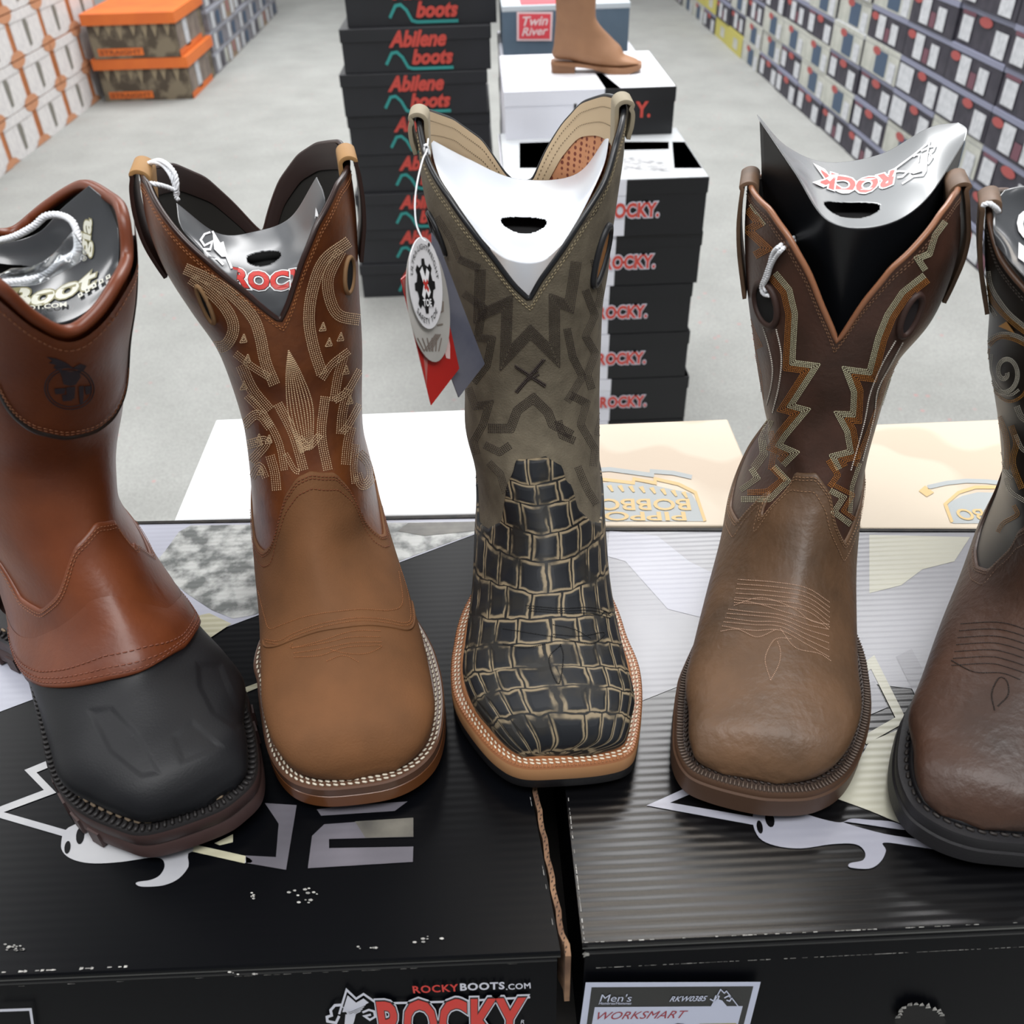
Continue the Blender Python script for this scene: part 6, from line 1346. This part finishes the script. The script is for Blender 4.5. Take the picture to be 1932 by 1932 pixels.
for i in range(6): px_stroke(mb, hr_, Z([(130+25*i, 1290), (165+15*i, 1360)]), 2, .0003, 0)
for i in range(4): px_stroke(mb, hr_, Z([(225+8*i, 1270), (165+12*i, 1355)]), 2, .0004, 0)
px_stroke(mb, hr_, Z([(232, 1225), (262, 1218)]), 3, .0003, 0); px_stroke(mb, hr_, Z([(245, 1160), (262, 1150), (262, 1100)]), 3, .0003, 0)
mb.build('tag_print', [mat('grey brown print', '5e5650', .4)], o, smooth=False)
RT, o, nn = flat_tag('hang_tag', ellipse_px(Z([(173, 1004)])[0], 84/2.76, 240/2.76, -5, 48), YA(.4202), [mat('white tag card', 'dad9dc', .35, coat=.2)], 'round white hang tag with a black gear, frontmost on the middle boot')
hr_ = obj_hit(o); mb = MB(); gc = Z([(169, 1020)])[0]; tl = math.radians(-5)
def gm(x, y):  # disc coordinates -> image
    X, Y_ = x*84/2.76, -y*240/2.76; return (gc[0]+X*math.cos(tl)-Y_*math.sin(tl), gc[1]+X*math.sin(tl)+Y_*math.cos(tl))
G = []
for i in range(8):
    for a, rr_ in ((-.22, .50), (-.13, .63), (.13, .63), (.22, .50)):
        t = i*math.pi/4+a; G.append((rr_*math.cos(t)*1.0, rr_*math.sin(t)*.96))
gp_ = [gm(*g) for g in G]; px_poly(mb, hr_, gp_, .0003, 0)
for a, b_, m_, w_ in (((-.20, .38), (-.02, .08), 1, .10), ((.02, .04), (.2, -.2), 1, .10), ((.22, .34), (.04, .06), 1, .09), ((-.04, -.02), (-.2, -.24), 1, .09), ((-.12, .12), (.16, -.1), 2, .05), ((.14, .12), (-.08, -.06), 2, .05)):
    d = np.array(b_)-np.array(a); l = np.linalg.norm(d); nx, ny = -d[1]/l*w_, d[0]/l*w_; px_poly(mb, hr_, [gm(a[0]+nx, a[1]+ny), gm(b_[0]+nx, b_[1]+ny), gm(b_[0]-nx, b_[1]-ny), gm(a[0]-nx, a[1]-ny)], .0006+.0001*m_, m_)
logo_text(mb, hr_, 'TOE', lambda u, v: gm(u*.52, -.36+v*.16), [(.03, 1, .0009)])
def arc_text(s_, r0, a0, a1, flipb, hh):
    V0, _ = text_mesh(s_, offset=.01, spacing=1.1); a, b = V0.min(0), V0.max(0); V, Fc = text_mesh(s_, offset=.01, spacing=1.1)
    def f(u, v):
        t = a0+(a1-a0)*(u+.5); r = r0+(v*hh if not flipb else -v*hh); return gm(r*math.cos(t), r*math.sin(t)+.06)
    U = [((v[0]-(a[0]+b[0])/2)/(b[0]-a[0]), (v[1]-(a[1]+b[1])/2)/(b[1]-a[1])) for v in V]; print_px(mb, hr_, U, Fc, f, .0005, 0)
arc_text('ULTRA-LIGHTWEIGHT', .80, math.radians(165), math.radians(5), False, .13); arc_text('SAFETY TOE', .82, math.radians(-138), math.radians(-45), True, .13)
px_poly(mb, hr_, ellipse_px(Z([(188, 805)])[0], 2, 4, 0, 12), .0004, 0)
mb.build('tag_print', [p_black, p_white, p_red], o, smooth=False)
ls = s([(808, 262), (805, 285), (798, 300), (788, 340), (783, 380), (785, 420), (795, 447), (803, 455)], [.475, .465, .455, .44, .432, .425, .421, .420])
cord('tag_string', np.array(ls), .0004, cotton, RT, twist=False)
cord('tag_string', np.array(s([(806, 275), (803, 282), (808, 290), (803, 272)], .468)), .0012, cotton, RT, twist=False)
# ------------------------------------------------------------------ tan boot on the far stack
def small_boot(name, heel, toe_dir, Lb, H_, m_up, m_sole, m_dark):
    heel = np.array(heel, float); u = np.array(toe_dir, float); r_ = np.array([u[1], -u[0], 0.]); root = empty(name, heel); k = Lb/.28
    W3 = lambda y, z, x=0: heel+u*y*k+r_*x*k+np.array([0, 0, z*k]); up = []
    secs = [((.140, H_), (.0, H_), .055), ((.138, H_*.8), (.004, H_*.8), .052), ((.134, .21), (.008, .21), .046), ((.134, .17), (.010, .17), .042), ((.142, .150), (.008, .135), .039), ((.158, .132), (.004, .090), .037), ((.176, .116), (.002, .052), .036), ((.196, .098), (.055, .042), .037), ((.216, .080), (.115, .030), .042), ((.228, .060), (.180, .024), .046), ((.246, .051), (.222, .026), .046), ((.262, .045), (.250, .029), .042), ((.272, .040), (.266, .031), .036), ((.277, .035), (.276, .033), .03)]
    A = np.array([[*f_, *b_, w_] for f_, b_, w_ in secs]); Q = catmull(A, np.linspace(0, len(A)-1, 90)); V = []; n = 40
    for q in Q:
        C = (W3(q[0], q[1])+W3(q[2], q[3]))/2; Av = (W3(q[0], q[1])-W3(q[2], q[3]))/2
        for i in range(n): t = 2*math.pi*i/n; c, s_ = math.cos(t), math.sin(t); V.append(C+Av*np.sign(c)*abs(c)**.9+r_*q[4]*k*np.sign(s_)*abs(s_)**.9)
    obj('upper', V, [(j*n+i, j*n+(i+1) % n, (j+1)*n+(i+1) % n, (j+1)*n+i) for j in range(89) for i in range(n)]+[tuple(range(n))[::-1], tuple(89*n+i for i in range(n))], m_up, root)
    ol = [(0, -.006), (.02, -.004), (.034, .012), (.037, .05), (.034, .09), (.040, .14), (.051, .19), (.052, .23), (.046, .265), (.030, .283), (0, .286)]; ol = [(x, y) for x, y in ol]+[(-x, y) for x, y in ol[::-1][1:-1]]; ol = catmull(np.array(ol+ol[:1]), np.linspace(0, len(ol), 121)[:-1]); V = []
    for top in (0, 1):
        for x, y in ol:
            zt = np.interp(y, [0, .09, .14, .2, .286], [.042, .038, .030, .024, .034]); zb = np.interp(y, [0, .13, .19, .24, .286], [.034, .022, .008, .008, .022]); V.append(W3(y, zt if top else zb, x))
    n = 120; obj('sole', V, [(i, (i+1) % n, n+(i+1) % n, n+i) for i in range(n)]+[tuple(range(n))[::-1], tuple(range(n, 2*n))], m_sole, root, smooth=False)
    V = []; hl = [(-.030, .0), (-.034, .02), (-.034, .07), (.034, .07), (.034, .02), (.030, .0), (.015, -.006), (-.015, -.006)]
    for z in (.008, .036): V += [W3(y+(.004 if z < .02 else 0), z, x) for x, y in hl]
    n = 8; obj('heel', V, [(i, (i+1) % n, n+(i+1) % n, n+i) for i in range(n)]+[tuple(range(n))[::-1], tuple(range(n, 2*n))], m_dark, root, smooth=False)
    return root
hz = .0285
rb = small_boot('western_boot', (.150, 2.02, hz-.0065), nrm([.985, -.12, 0]), .178, .30, mat('tan boot leather', '7d5a41', .6, '9a7050', 8), mat('light brown sole', '8a6244', .6), mat('brown stacked heel', '7a563c', .6))
tag(rb, 'small tan boot standing sideways on the black and white box in the aisle', 'boot')
# ------------------------------------------------------------------ labels of the five front boots
tag(R1, 'reddish brown pull-on boot with black rubber toe cap, leftmost in the front row', 'boot')
tag(R2, 'plain tan-toed boot with cream flame stitching on its brown shaft, second from left', 'boot')
tag(R3, 'middle boot with taupe suede shaft and black crocodile-patterned square toe', 'boot')
tag(R4, 'brown square-toe boot with amber and sage zigzag stitching, second from right', 'boot')
tag(R5, 'dark brown boot with black shaft and gold swirl stitching, rightmost and cut by the frame', 'boot')
